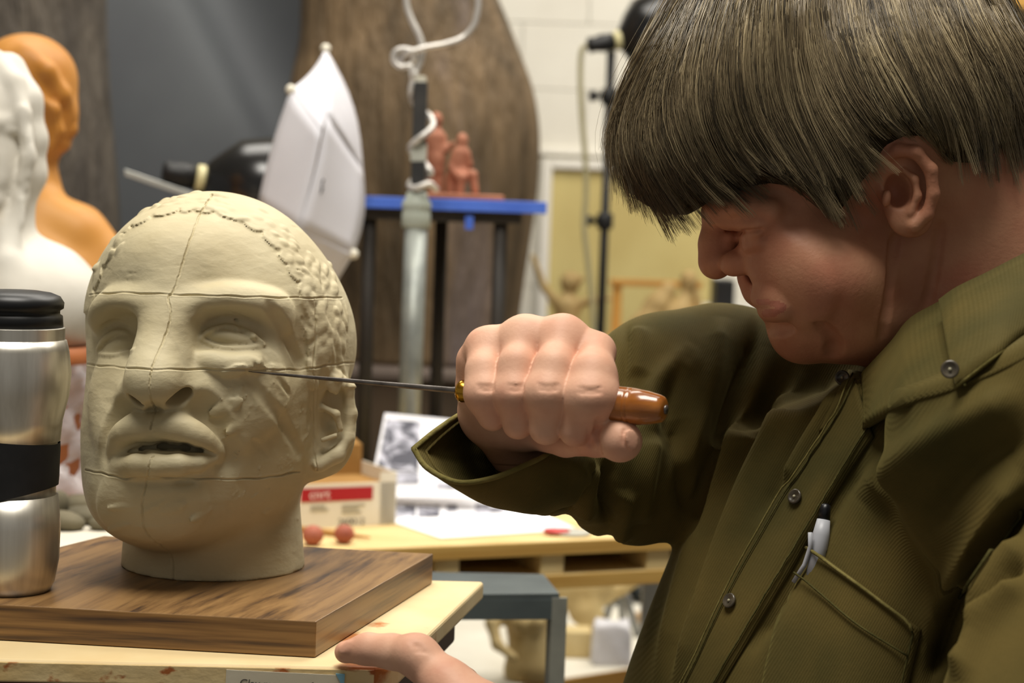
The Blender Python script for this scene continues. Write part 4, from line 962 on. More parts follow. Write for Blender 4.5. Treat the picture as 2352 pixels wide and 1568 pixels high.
def clay_mat(name, c1, c2):
    m = pbr(name, c1, c2, rough=.62, scale=14, bump=.35, bscale=70, spec=.35, stretch=(1, 1, 1.8), bdist=.0022)
    N = m.node_tree; b = N.nodes['Principled BSDF']
    # second, finer layer: smeared finger marks
    tc = N.nodes.new('ShaderNodeTexCoord'); mp = N.nodes.new('ShaderNodeMapping'); mp.inputs['Scale'].default_value = (1, .6, 2.2); mp.inputs['Rotation'].default_value = (.5, .4, .2)
    N.links.new(tc.outputs['Object'], mp.inputs[0])
    vo = N.nodes.new('ShaderNodeTexVoronoi'); vo.inputs['Scale'].default_value = 46; N.links.new(mp.outputs[0], vo.inputs['Vector'])
    bp = N.nodes.new('ShaderNodeBump'); bp.inputs['Strength'].default_value = .22; bp.inputs['Distance'].default_value = .002
    N.links.new(vo.outputs['Distance'], bp.inputs['Height']); old = b.inputs['Normal'].links[0].from_socket
    N.links.new(old, bp.inputs['Normal']); N.links.new(bp.outputs[0], b.inputs['Normal'])
    return m
CLAY = clay_head()
# ================================================================ walnut board, modelling stand, steel mug
WALNUT_T = .0245
def board_mat():
    N = NT('walnut'); b = N.b; b.inputs['Roughness'].default_value = .38; b.inputs['Specular IOR Level'].default_value = .45
    co = N.n('ShaderNodeTexCoord'); ge = N.n('ShaderNodeNewGeometry'); sx = N.n('ShaderNodeSeparateXYZ'); N.l(ge.outputs['Normal'], sx.inputs[0])
    mp = N.n('ShaderNodeMapping', vector_type='TEXTURE'); mp.inputs['Rotation'].default_value = (0, 0, math.radians(-15)); mp.inputs['Scale'].default_value = (1, 14, 1); N.l(co.outputs['Object'], mp.inputs[0])
    no = N.n('ShaderNodeTexNoise', i_Scale=3, i_Detail=2); N.l(co.outputs['Object'], no.inputs['Vector'])
    add = N.n('ShaderNodeMixRGB', blend_type='ADD'); add.inputs[0].default_value = .05; N.l(mp.outputs[0], add.inputs[1]); N.l(no.outputs['Color'], add.inputs[2])
    nt_ = N.n('ShaderNodeTexNoise', i_Scale=80, i_Detail=7, i_Roughness=.62); N.l(add.outputs[0], nt_.inputs['Vector'])
    me_ = N.n('ShaderNodeMapping'); me_.inputs['Scale'].default_value = (.06, .06, 1.6); N.l(co.outputs['Object'], me_.inputs[0])
    ne = N.n('ShaderNodeTexNoise', i_Scale=95, i_Detail=6); N.l(me_.outputs[0], ne.inputs['Vector'])
    mx = N.n('ShaderNodeMix', data_type='FLOAT'); ab = N.n('ShaderNodeMath', operation='GREATER_THAN'); ab.inputs[1].default_value = .7; N.l(sx.outputs[2], ab.inputs[0])
    N.l(ab.outputs[0], mx.inputs[0]); N.l(ne.outputs['Fac'], mx.inputs[2]); N.l(nt_.outputs['Fac'], mx.inputs[3])
    class n1: outputs = {'Fac': mx.outputs[0]}
    r = N.n('ShaderNodeValToRGB'); N.l(mx.outputs[0], r.inputs[0]); e = r.color_ramp.elements
    e[0].position = .34; e[0].color = lin((64, 47, 36)); e[1].position = .60; e[1].color = lin((146, 112, 70)); x = e.new(.46); x.color = lin((118, 88, 54))
    N.l(r.outputs[0], b.inputs['Base Color'])
    bp = N.n('ShaderNodeBump', i_Strength=.2, i_Distance=.001); N.l(n1.outputs['Fac'], bp.inputs['Height']); N.l(bp.outputs[0], b.inputs['Normal'])
    return N.m
A, B, D_, E_ = G3(726, 1427, BOARD_Z), G3(995, 1271, BOARD_Z), G3(238, 1230, BOARD_Z), None
fdir = (G3(0, 1388, BOARD_Z)-A)[:2]; ldir = (G3(105, 1263, BOARD_Z)-D_)[:2]
M_ = np.array([fdir, -ldir]).T; st_ = np.linalg.solve(M_, D_[:2]-A[:2]); E_ = A[:2]+fdir*st_[0]
wb_ = MB().slab([A[:2], B[:2], D_[:2], E_], BOARD_Z-WALNUT_T, BOARD_Z).build('walnut_board', board_mat(), bevel=.0008)
tag(wb_, 'thick walnut-brown wooden board carrying the clay head', 'board')
SZ = BOARD_Z-WALNUT_T; ST = .016
STAND = pbr('worn_pale_paint', (222, 202, 158), (212, 186, 136), rough=.6, scale=10, bump=.2, bscale=60, c3=(180, 112, 56), c3scale=16, c3range=(.60, .66))
def mod_stand():
    a, b, c = G3(905, 1532, SZ), G3(1112, 1333, SZ), G3(0, 1512, SZ)
    left = a[:2]+(c-a)[:2]*1.35; back = b[:2]+(left-a[:2])
    t = thing('modelling_stand', (*((a+b)[:2]/2), 0), 'modelling stand with a worn pale wooden top under the walnut board', 'stand')
    # rounded front right corner
    u = (left-a[:2])/np.linalg.norm(left-a[:2]); w = (b-a)[:2]/np.linalg.norm((b-a)[:2]); cr = .012
    poly = [a[:2]+u*cr, a[:2]+u*cr*.3+w*cr*.3, a[:2]+w*cr, b[:2], back, left]
    MB().slab(poly, SZ-ST, SZ-.0005).build('stand_top', STAND, t, bevel=.003, segs=3)
    MB().slab([np.array(p)*.86+np.mean(poly, 0)*.14 for p in poly], SZ-ST-.03, SZ-ST).build('turntable_plate', pbr('plate_brown', (92, 56, 34), (74, 44, 26), rough=.6), t, bevel=.003)
    c0 = np.mean(poly, 0)
    MB().tube([(c0[0], c0[1], SZ-ST-.03), (c0[0], c0[1], .5)], .03, 20).build('column', GREYM, t, True)
    for k in range(3):
        an = 2.1*k+.3; d = N3(math.cos(an), math.sin(an), 0); MB().tube([(c0[0], c0[1], .55), N3(c0[0], c0[1], .02)+d*.36], .018, 10).build('leg', pbr('steel_leg', (116, 118, 120)), t, True)
    q = G3(1035, 1440, SZ-ST); MB().obox((b[0]-.045, b[1]-.09, (SZ-ST)/2), ((1, .2, 0), (-.2, 1, 0), (0, 0, 1)), (.006, .010, (SZ-ST)/2)).build('leg', pbr('steel_leg', (116, 118, 120)), t, bevel=.002)
    WORN = pbr('worn_edge', (226, 206, 158), (212, 182, 124), rough=.65, scale=14, bump=.4, bscale=70, c3=(168, 96, 44), c3scale=48, c3range=(.56, .62), stretch=(1, 1, 1.6))
    q0, q1 = a[:2]+u*.013, left; nn = np.array([u[1], -u[0]]); nn = nn if nn[1] < 0 else -nn
    MB().slab([q0+nn*.0012, q0, q1, q1+nn*.0012], SZ-ST+.0015, SZ-.002).build('worn_front_edge', WORN, t, bevel=.0005)
    # paper label pasted on the front edge
    n = N3(u[1], -u[0], 0); n = n if n[1] < 0 else -n; U = N3(-u[0], -u[1], 0); z = N3(0, 0, 1)
    def onf(px, py, o):
        d = CM @ C3(px, py, 1.0); p0 = N3(a[0], a[1], SZ); k = ((p0+n*o-CAMP) @ n)/(d @ n); return CAMP+d*k
    la, lb = onf(520, 1537, .0016), onf(785, 1550, .0016); ax = lb-la; W = np.linalg.norm(ax); ax /= W; dn = np.cross(n, ax); dn = dn if dn[2] < 0 else -dn
    MB().hexa([la, lb, lb+dn*.022, la+dn*.022], [p+n*.0006 for p in (la, lb, lb+dn*.022, la+dn*.022)]).build('paper_label', pbr('label_paper', (214, 206, 184), (206, 196, 172), rough=.7), t)
    MB().hexa([lb-ax*.004-dn*.001, lb+ax*.002-dn*.001, lb+ax*.002+dn*.012, lb-ax*.001+dn*.004], [p+n*.0012 for p in (lb-ax*.004-dn*.001, lb+ax*.002-dn*.001, lb+ax*.002+dn*.012, lb-ax*.001+dn*.004)]).build('blue_tape_scrap', pbr('scrap_blue', (122, 170, 190), rough=.6), t)
    cu = bpy.data.curves.new('lettering', 'FONT'); cu.body = 'Clay maquette for Josh White'; cu.size = .0075; cu.extrude = .0001; cu.shear = .08
    ob = bpy.data.objects.new('lettering', cu); COL.objects.link(ob); bpy.context.view_layer.update(); p = la+ax*.009+dn*.0108+n*.0008; M = Matrix.Identity(4)
    for i in range(3): M[i][0], M[i][1], M[i][2], M[i][3] = ax[i], -dn[i], n[i], p[i]
    me = bpy.data.meshes.new_from_object(ob); me.transform(M); bpy.data.objects.remove(ob); o2 = bpy.data.objects.new('lettering', me); COL.objects.link(o2); me.materials.clear(); me.materials.append(pbr('label_ink', (82, 76, 70), rough=.8)); adopt(o2, t)
mod_stand()
def mug():
    c = G3(-6, 1372, BOARD_Z); c = N3(c[0], c[1]+.028, BOARD_Z); sc = -world2cam(c)[2]/FPX
    t = thing('travel_mug', c, 'brushed steel travel mug with black lid and black grip band on the walnut board', 'mug')
    zof = lambda py: (1352-py)*sc*1.0
    st = pbr('steel_painted_reflections', (226, 222, 212), (200, 195, 184), rough=.36, metal=.9, scale=9, stretch=(12, 12, .05), bump=0)  # upright streaks in the steel colour imitate reflections
    R = lambda px: (px+6)*sc
    up = [(1006, 104), (960, 108), (900, 122), (850, 126), (800, 120), (776, 114)]
    lo = [(1356, 78), (1350, 88), (1330, 97), (1280, 106), (1200, 108), (1130, 101)]
    def prof(q): return [(zof(y), R(x)) for x, y in [(b, a) for a, b in q]]
    MB().lathe(c, (0, 0, 1), [(0, R(76)), *prof(lo)], 48).build('lower_body', st, t, True)
    MB().lathe(c, (0, 0, 1), prof(up), 48).build('upper_body', st, t, True)
    # grip band with slanted edges
    n = 48; V = []; m = 6
    for j in range(m):
        for k in range(n):
            an = 2*math.pi*k/n; top = 998+12*math.cos(an); bot = 1132-25*math.cos(an); py = bot+(top-bot)*j/(m-1); x = np.interp(py, [990, 1040, 1100, 1140], [106, 103, 102, 104])+(.8 if 0 < j < m-1 else -1); V.append((c[0]+R(x)*math.cos(an), c[1]+R(x)*math.sin(an), c[2]+zof(py)))
    F = [(j*n+k, j*n+(k+1) % n, (j+1)*n+(k+1) % n, (j+1)*n+k) for j in range(m-1) for k in range(n)]
    MB().add(V, F).build('grip_band', pbr('black_rubber', (20, 21, 24), (28, 29, 32), rough=.55, scale=80, bump=.1), t, True)
    MB().lathe(c, (0, 0, 1), [(zof(1135), R(96)), (zof(1000), R(98))], 32).build('core', st, t, True)
    MB().lathe(c, (0, 0, 1), [(zof(776), R(113)), (zof(774), R(110)), (zof(748), R(110)), (zof(746), R(107))], 48).build('collar_ring', st, t, True, angle=40)
    MB().lathe(c, (0, 0, 1), [(zof(747), R(106)), (zof(720), R(104)), (zof(716), R(98)), (zof(708), R(98)), (zof(703), R(106)), (zof(690), R(107)), (zof(676), R(98)), (zof(668), R(78)), (zof(664), R(50)), (zof(662), R(0))], 48).build('lid', BLKP, t, True)
BLKP = pbr('lid_black', (16, 17, 19), rough=.4, bump=0)
mug()
# ================================================================ the sculptor
HAIRM = SKIN = SHIRT = None
def man_mats():
    global SKIN, SHIRT, HAIRM, SHIRT_IN
    SKIN = pbr('skin', (222, 175, 148), (210, 158, 132), rough=.52, scale=38, bump=.2, bscale=420, spec=.25, bdist=.0008, c3=(204, 136, 112), c3scale=18, c3range=(.52, .8))
    N = NT('corduroy'); b = N.b; b.inputs['Roughness'].default_value = .9; b.inputs['Specular IOR Level'].default_value = .15
    b.inputs['Sheen Weight'].default_value = .25; b.inputs['Sheen Roughness'].default_value = .4; b.inputs['Sheen Tint'].default_value = lin((150, 140, 80))
    co = N.n('ShaderNodeTexCoord')
    n1 = N.n('ShaderNodeTexNoise', i_Scale=9, i_Detail=6); N.l(co.outputs['Object'], n1.inputs['Vector'])
    r = N.n('ShaderNodeValToRGB'); N.l(n1.outputs['Fac'], r.inputs[0])
    r.color_ramp.elements[0].position = .36; r.color_ramp.elements[1].position = .66
    r.color_ramp.elements[0].color = lin((68, 62, 30)); r.color_ramp.elements[1].color = lin((94, 80, 40)); N.l(r.outputs[0], b.inputs['Base Color'])
    mp = N.n('ShaderNodeMapping'); mp.inputs['Rotation'].default_value = (0, math.radians(-28), 0); N.l(co.outputs['Object'], mp.inputs[0])
    wv = N.n('ShaderNodeTexWave', i_Scale=210, i_Distortion=.6, i_Detail=1); N.l(mp.outputs[0], wv.inputs['Vector'])
    n2 = N.n('ShaderNodeTexNoise', i_Scale=300, i_Detail=4); N.l(co.outputs['Object'], n2.inputs['Vector'])
    b1 = N.n('ShaderNodeBump', i_Strength=.24, i_Distance=.0008); N.l(wv.outputs['Fac'], b1.inputs['Height'])
    b2 = N.n('ShaderNodeBump', i_Strength=.3, i_Distance=.0006); N.l(n2.outputs['Fac'], b2.inputs['Height']); N.l(b1.outputs[0], b2.inputs['Normal'])
    N.l(b2.outputs[0], b.inputs['Normal']); SHIRT = N.m
    HAIRM = pbr('hair', (150, 128, 92), (96, 80, 54), rough=.42, scale=30, bump=0, spec=.5)
man_mats()
DM = 1.335                                                            # depth of the middle plane of his head
def man_head():
    S = Sculpt(1570, -40, 2430, 890, 1.17, 1.45, .0014)
    S.pell(1935, 268, DM, 345, 285, 250, -32, k=.01)                  # cranium
    S.pell(2050, 250, DM, 270, 270, 262, 0, k=.03)
    S.pell(1860, 602, DM, 222, 134, 195, 60, k=.015)                   # mid face
    S.pell(1915, 650, DM-.002, 135, 140, 214, -25, k=.03)             # cheek and jaw
    S.pell(1840, 752, DM, 62, 62, 110, 30, k=.02)                     # chin
    S.pell(1975, 745, DM, 105, 76, 165, -10, k=.02)                   # under chin
    S.cap(C3(2120, 480, DM+.01), C3(2260, 860, DM+.02), .064, .075, k=.03)      # neck
    S.cap(C3(2230, 420, DM+.01), C3(2420, 640, DM+.02), .062, .085, k=.03)
    # brow, eye socket
    S.chain([(1650, 478, DM, 34), (1660, 484, DM-.03, 30), (1705, 476, DM-.047, 28), (1770, 484, DM-.056, 24)], k=.012)
    S.chain([(1668, 532, DM-.024, 14), (1700, 530, DM-.052, 16), (1745, 534, DM-.066, 14)], k=.012, op='-')
    # nose
    S.chain([(1645, 500, DM, 26), (1640, 560, DM, 28), (1642, 600, DM, 32)], k=.012)
    S.pell(1645, 604, DM, 37, 36, 40, 0, k=.006)
    S.pell(1686, 604, DM-.016, 32, 28, 26, -20, k=.004)               # wing
    S.chain([(1668, 632, DM-.010, 9), (1692, 631, DM-.016, 8)], k=.002, op='-')
    S.stroke([(1708, 588, 6, 4), (1722, 612, 7, 4), (1742, 648, 6, 4)], k=.005, op='-')
    # upper lip, lower lip, chin boss
    S.chain([(1722, 640, DM, 26), (1740, 668, DM, 27), (1750, 682, DM-.006, 18)], k=.010)
    S.chain([(1742, 682, DM, 15), (1758, 686, DM-.022, 14), (1790, 694, DM-.044, 10)], k=.005)
    S.chain([(1767, 720, DM, 20), (1778, 720, DM-.024, 18), (1798, 712, DM-.046, 11)], k=.005)
    S.stroke([(1762, 752, 10, 6), (1790, 748, 10, 6), (1820, 742, 8, 6)], k=.008, op='-')
    S.pell(1834, 778, DM, 50, 46, 60, 30, k=.014)
    S.stroke([(1742, 688, 10, -1), (1766, 691, 11, 0), (1802, 697, 6, -1)], k=.003)
    S.stroke([(1754, 716, 11, -1), (1776, 717, 12, 0), (1802, 708, 6, -1)], k=.003)
    S.stroke([(1730, 698, 4, 0), (1750, 703, 5, -1), (1780, 705, 5, -1), (1806, 701, 5, -1), (1818, 705, 4, 0)], k=.0016, op='-')
    # folds: nose to mouth, jowl, under the ear
    S.stroke([(1730, 620, 7, 4), (1752, 650, 8, 4), (1800, 690, 8, 4), (1880, 735, 8, 5), (1914, 780, 6, 4), (1912, 815, 6, 4)], k=.008, op='-')
    S.stamp(1800, 630, 95, 66, 30, 20, -20, k=.03)
    S.stroke([(1672, 556, 6, -3), (1705, 564, 7, -3), (1745, 556, 6, -3)], k=.007)     # bag under the eye
    S.stroke([(2056, 545, 5, 2), (2048, 600, 5, 2), (2038, 690, 5, 2), (2026, 770, 6, 2)], k=.005, op='-')
    S.stroke([(2160, 520, 4, 3), (2146, 620, 4, 3), (2130, 700, 4, 3)], k=.006, op='-')
    S.stroke([(1958, 760, 8, 4), (1960, 830, 9, 3)], k=.008, op='-')
    # eye: heavy upper lid over a narrow slit
    S.stroke([(1664, 512, 9, -2), (1700, 510, 11, 0), (1750, 520, 9, -2)], k=.006)
    S.stroke([(1670, 530, 4, 0), (1700, 532, 5, 0), (1735, 530, 4, 0), (1752, 528, 3, 1)], k=.002, op='-')
    S.stroke([(1672, 542, 5, -1), (1705, 545, 5, -1), (1740, 538, 4, -1)], k=.004)
    # ear
    e = (S.hit(2060, 440) or DM-.06)
    S.pell(2085, 436, e-.002, 66, 96, 30, -10, k=.005)
    S.pell(2090, 505, e-.006, 46, 40, 26, 10, k=.008)
    S.chain([(2020, 395, e-.006, 9), (2030, 362, e-.012, 12), (2062, 345, e-.017, 14), (2105, 350, e-.020, 15), (2138, 390, e-.020, 15), (2144, 445, e-.018, 14), (2130, 492, e-.015, 14), (2100, 518, e-.013, 17)], k=.003)
    S.chain([(2044, 380, e-.020, 9), (2072, 368, e-.024, 11), (2102, 374, e-.025, 10), (2120, 402, e-.025, 9), (2124, 445, e-.024, 8), (2110, 486, e-.022, 7)], k=.003, op='-')
    S.chain([(2076, 394, e-.012, 8), (2100, 412, e-.015, 10), (2106, 450, e-.015, 10), (2092, 488, e-.014, 9)], k=.003)
    S.pell(2064, 436, e-.014, 30, 42, 62, -10, k=.003, op='-')
    S.pell(2052, 388, e-.018, 30, 14, 26, 30, k=.003, op='-')
    S.pell(2036, 455, e-.010, 10, 20, 16, 10, k=.004)                 # tragus
    S.plane(C3(2300, 900, DM), (.25, -1, 0), k=.002)
    return S.net(), S
def join_meshes(parts):
    V, F, b = [], [], 0
    for v, f in parts: V.append(v); F.append(f+b); b += len(v)
    return np.vstack(V), np.vstack(F)
def fist():
    S = Sculpt(1030, 710, 1500, 1150, 1.12, 1.42, .00105)
    D0 = 1.185
    class Tilted(Sculpt):
        def chain(s, pts, k=.004, op='+'): return Sculpt.chain(s, [(x, y, d-(x-1240)*6e-5, r) for x, y, d, r in pts], k, op)
        def pell(s, px, py, D, *a, **kw): return Sculpt.pell(s, px, py, D-(px-1240)*6e-5, *a, **kw)
    S.__class__ = Tilted
    # back of the hand and palm core
    S.pell(1240, 850, D0+.046, 160, 90, 110, 4, k=.01)
    S.pell(1170, 915, D0+.055, 95, 75, 90, 10, k=.02)
    # fingers: knuckle -> middle joint -> tip (index is at the right, little finger at the left)
    fg = [((1122, 796, D0+.034, 40), (1113, 850, D0+.018, 40), (1117, 905, D0+.011, 37), (1132, 956, D0+.015, 34)),
          ((1206, 774, D0+.030, 42), (1189, 840, D0+.012, 42), (1184, 905, D0+.005, 39), (1190, 972, D0+.009, 37)),
          ((1294, 776, D0+.028, 44), (1274, 845, D0+.006, 46), (1260, 905, D0-.001, 45), (1254, 982, D0+.004, 40)),
          ((1370, 808, D0+.028, 40), (1362, 860, D0+.005, 51), (1356, 912, D0-.002, 52), (1322, 986, D0+.002, 40))]
    for i, c in enumerate(fg):
        T = Tilted.__new__(Tilted); T.__dict__.update(S.__dict__); T.F = np.ones(S.n, np.float32)
        T.chain(c, k=.006)
        T.pell(c[2][0], c[2][1]-2, c[2][2], c[2][3]*.99, 30, c[2][3]*.98, k=.016)
        hh = np.clip(.5+.5*(S.F-T.F)/np.float32(.0006), 0, 1); S.F = S.F*(1-hh)+T.F*hh-np.float32(.0006)*hh*(1-hh)
    # knuckle row skin bridges the finger roots
    S.chain([(1112, 800, D0+.036, 40), (1205, 778, D0+.032, 40), (1292, 778, D0+.030, 42), (1366, 808, D0+.031, 36)], k=.012)
    S.chain([(1078, 880, D0+.050, 24), (1090, 830, D0+.046, 30), (1120, 810, D0+.046, 36)], k=.012)
    # thumb along the bottom, tip to the right
    S.chain([(1130, 942, D0+.066, 58), (1212, 982, D0+.050, 48), (1300, 1008, D0+.032, 40), (1368, 1010, D0+.014, 38), (1418, 1012, D0+.004, 42)], k=.0035)
    S.pell(1428, 1012, D0-.002, 47, 46, 42, 20, k=.008)
    S.stroke([(1374, 962, 4, 2), (1372, 1000, 4, 2), (1378, 1044, 4, 2)], k=.003, op='-')
    S.stroke([(1352, 985, 3, 2), (1356, 1020, 3, 2)], k=.003, op='-')
    # nail
    S.stamp(1450, 1010, 17, 26, 5, -12, 1.5, k=.001)
    S.stroke([(1434, 985, 2.5, 1), (1432, 1008, 2.5, 1), (1438, 1032, 2.5, 1)], k=.001, op='-')
    # creases over the joints
    for i, c in enumerate(fg):
        x, y, r = c[2][0], c[2][1], c[2][3]
        for dy in (-14, -8, -2): S.stroke([(x-r*.5, y+dy-8, 2, 1.6), (x, y+dy-5, 2, 1.4), (x+r*.5, y+dy-8, 2, 1.6)], k=.0014, op='-', res=3)
    # wrist and forearm inside the sleeve
    S.chain([(1150, 945, D0+.070, 72), (1215, 1015, D0+.105, 74), (1310, 1050, D0+.16, 66), (1380, 1060, D0+.21, 50)], k=.03)
    return S.net()
def left_hand():
    S = Sculpt(730, 1420, 1330, 1900, 1.02, 1.34, .0016)
    S.chain([(794, 1497, 1.213, 26), (845, 1490, 1.207, 32), (900, 1496, 1.200, 36), (960, 1508, 1.188, 44), (1030, 1575, 1.175, 56), (1090, 1660, 1.16, 70)], k=.008)
    S.pell(955, 1500, 1.186, 46, 36, 42, 25, k=.008)
    S.stamp(797, 1487, 26, 15, 6, -20, 1, k=.001)
    S.pell(1130, 1700, 1.165, 130, 110, 90, 40, k=.02)
    for i, (x, y, d) in enumerate(((1046, 1545, 1.28), (1062, 1580, 1.25), (1075, 1620, 1.225))):
        S.chain([(x-30, y-18, d+.004, 24), (x+20, y+20, d, 30), (1130, 1690, 1.18, 40)], k=.006)
    S.chain([(1140, 1720, 1.16, 100), (1300, 1840, 1.12, 110)], k=.02)
    for dx in (0, 10, 20): S.stroke([(948+dx, 1474+dx*.4, 2.5, 1.6), (962+dx, 1500, 2.5, 1.6)], k=.0015, op='-')
    return S.net()

def shirt_body():
    S = Sculpt(1140, 560, 2520, 1860, .93, 1.62, .0026)
    ax = np.array([.28, .96, 0]); ax /= np.linalg.norm(ax)
    zf = np.array([-.70, .10, .70]); zf -= ax*(zf @ ax); zf /= np.linalg.norm(zf)
    R = np.stack([np.cross(ax, zf), ax, zf], 1)
    S.ell((.285, -.20, -1.365), (.185, .42, .125), R, k=.01)
    S.ell((.235, -.36, -1.35), (.19, .30, .14), R, k=.05)                       # belly
    S.ell(C3(2380, 1010, 1.17), (.095, .11, .10), k=.05)                        # near shoulder
    S.ell(C3(1790, 900, 1.44), (.10, .09, .08), k=.04)                          # far chest and shoulder
    n = np.array([-.46, .89, 0]); S.plane(C3(2000, 868, 1.3), n, k=.006)
    S.chain([(1760, 850, 1.45, 100), (1900, 850, 1.44, 95), (2040, 850, 1.42, 100), (2250, 760, 1.42, 120)], k=.03)   # far side of the neck opening
    # near arm
    S.cap(C3(2560, 1180, 1.12), C3(2330, 1850, 1.02), .062, .058, k=.012)
    # far arm: shoulder, elbow, forearm
    S.chain([(1650, 900, 1.47, 205), (1520, 960, 1.45, 190), (1440, 1070, 1.41, 165)], k=.03)
    S.pell(1500, 860, 1.46, 105, 120, 140, 0, k=.03)
    S.chain([(1450, 1070, 1.41, 165), (1330, 1060, 1.35, 125), (1240, 1058, 1.295, 105)], k=.02)
    for x, y, d, rx, ry in ((1248, 1126, 1.315, 54, 58), (1345, 1134, 1.355, 52, 60), (1468, 1165, 1.40, 72, 82), (1215, 1085, 1.30, 48, 50)): S.pell(x, y, d, rx, ry, 60, k=.006)
    for x, y in ((1299, 1198), (1398, 1246)): S.chain([(x, y, 1.24, 17), (x, y, 1.50, 17)], k=.008, op='-')
    return S
def fold_shirt(v, f):
    uv = pxof(v); n = vnorm(v, f); vis = np.clip((n*(-v)).sum(1)/np.linalg.norm(v, axis=1)/.25, 0, 1)
    FO = [  # polyline, width px, height px (+ ridge, - valley)
        ([(1850, 850), (1770, 1000), (1690, 1180), (1610, 1400), (1550, 1600)], 26, 9),
        ([(1800, 870), (1725, 1010), (1650, 1190), (1580, 1400), (1520, 1600)], 22, -7),
        ([(1770, 800), (1700, 960), (1630, 1160), (1570, 1350), (1510, 1600)], 22, 8),
        ([(1930, 900), (1860, 1010), (1800, 1110)], 20, 7), ([(1905, 880), (1830, 1010), (1740, 1190)], 16, -6),
        ([(1745, 720), (1690, 900), (1640, 1050), (1592, 1240)], 20, -14),
        ([(1660, 730), (1640, 850), (1600, 980), (1540, 1120)], 26, 9),
        ([(1590, 800), (1540, 890), (1530, 1010)], 22, -5), ([(1600, 800), (1500, 900), (1490, 1010)], 26, 7),
        ([(1440, 745), (1432, 850), (1425, 960)], 14, -5), ([(1470, 750), (1465, 870)], 20, 6),
        ([(1560, 960), (1560, 1080), (1590, 1200)], 26, -9), ([(1500, 1000), (1480, 1100), (1470, 1200)], 24, 8),
        ([(1400, 1060), (1390, 1140), (1400, 1200)], 16, -12), ([(1310, 1060), (1300, 1130), (1310, 1180)], 14, -10),
        ([(1355, 1060), (1345, 1130), (1345, 1190)], 20, 8), ([(1260, 1070), (1250, 1160)], 16, 7), ([(1430, 1120), (1430, 1240)], 20, 8),
        ([(2352, 900), (2200, 980), (2080, 1060), (1990, 1160)], 44, 10), ([(2352, 1000), (2220, 1090), (2120, 1220)], 40, -8),
        ([(2352, 1080), (2270, 1200), (2190, 1350), (2140, 1480)], 34, 12), ([(2352, 1150), (2270, 1270), (2190, 1390), (2140, 1560)], 22, -22),
        ([(2352, 1240), (2280, 1330), (2230, 1450)], 26, 8), ([(2352, 1330), (2260, 1430), (2200, 1568)], 24, 10), ([(2352, 1290), (2290, 1360), (2240, 1420), (2215, 1500)], 16, -10),
        ([(2000, 1040), (1900, 1190), (1810, 1360), (1720, 1500)], 22, -6)]
    d = np.zeros(len(v))
    for pts, w, a in FO:
        q = crom(pts, 5); x0, y0 = q.min(0)-4*w; x1, y1 = q.max(0)+4*w
        m = np.where((uv[:, 0] > x0) & (uv[:, 0] < x1) & (uv[:, 1] > y0) & (uv[:, 1] < y1))[0]
        dd, t = linedist(uv[m], q); d[m] += (3.6 if a > 0 else 3.4)*a*np.exp(-(dd/(w*(.8 if a < 0 else 1)))**2)*np.clip(np.minimum(t, 1-t)*6+.15, 0, 1)
    return v+n*(d*vis*1.28/FPX)[:, None]
(hv, hf), HS = man_head()
bv, bf = join_meshes([(hv, hf), fist(), left_hand()])
man = mesh_obj('person', cam2world(bv), bf, SKIN, smooth=True)
LIP = pbr('lip_skin', (178, 116, 96), (166, 102, 84), rough=.5, scale=60, bump=.2, bscale=300, spec=.25); man.data.materials.append(LIP)
FACE = pbr('face_skin_shaded', (190, 138, 108), (174, 118, 92), rough=.5, scale=30, bump=.3, bscale=380, spec=.28, bdist=.0009, c3=(176, 106, 84), c3scale=14, c3range=(.5, .8)); man.data.materials.append(FACE)  # head and neck skin darker than the hands: shade painted into the colour
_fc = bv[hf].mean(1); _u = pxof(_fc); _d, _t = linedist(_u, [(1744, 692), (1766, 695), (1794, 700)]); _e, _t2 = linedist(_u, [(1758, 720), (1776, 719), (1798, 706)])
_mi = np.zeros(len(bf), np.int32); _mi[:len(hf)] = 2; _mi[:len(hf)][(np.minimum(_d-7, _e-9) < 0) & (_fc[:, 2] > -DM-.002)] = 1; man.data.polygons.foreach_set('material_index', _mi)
tag(man, 'man in an olive corduroy shirt bending over the clay head, carving it with a blade', 'person')
SS = shirt_body(); sv, sf = SS.net(); sv = fold_shirt(sv, sf)
shirt = mesh_obj('shirt', cam2world(sv), sf, SHIRT, man, smooth=True)
shirt['label'] = 'olive green corduroy shirt'
SBVH = BVHTree.FromPolygons([Vector(p) for p in sv], sf.tolist())
def on_shirt(px, py, off=.001, dflt=None):
    """camera-space point on the shirt under an image position, lifted off the cloth"""
    d = Vector(C3(px, py, 1.0)).normalized(); h = SBVH.ray_cast(Vector((0, 0, 0)), d)
    if h[0] is None: return None if dflt is None else C3(px, py, dflt)
    n = h[1] if h[1].dot(d) < 0 else -h[1]
    return np.array(h[0]+n*off)

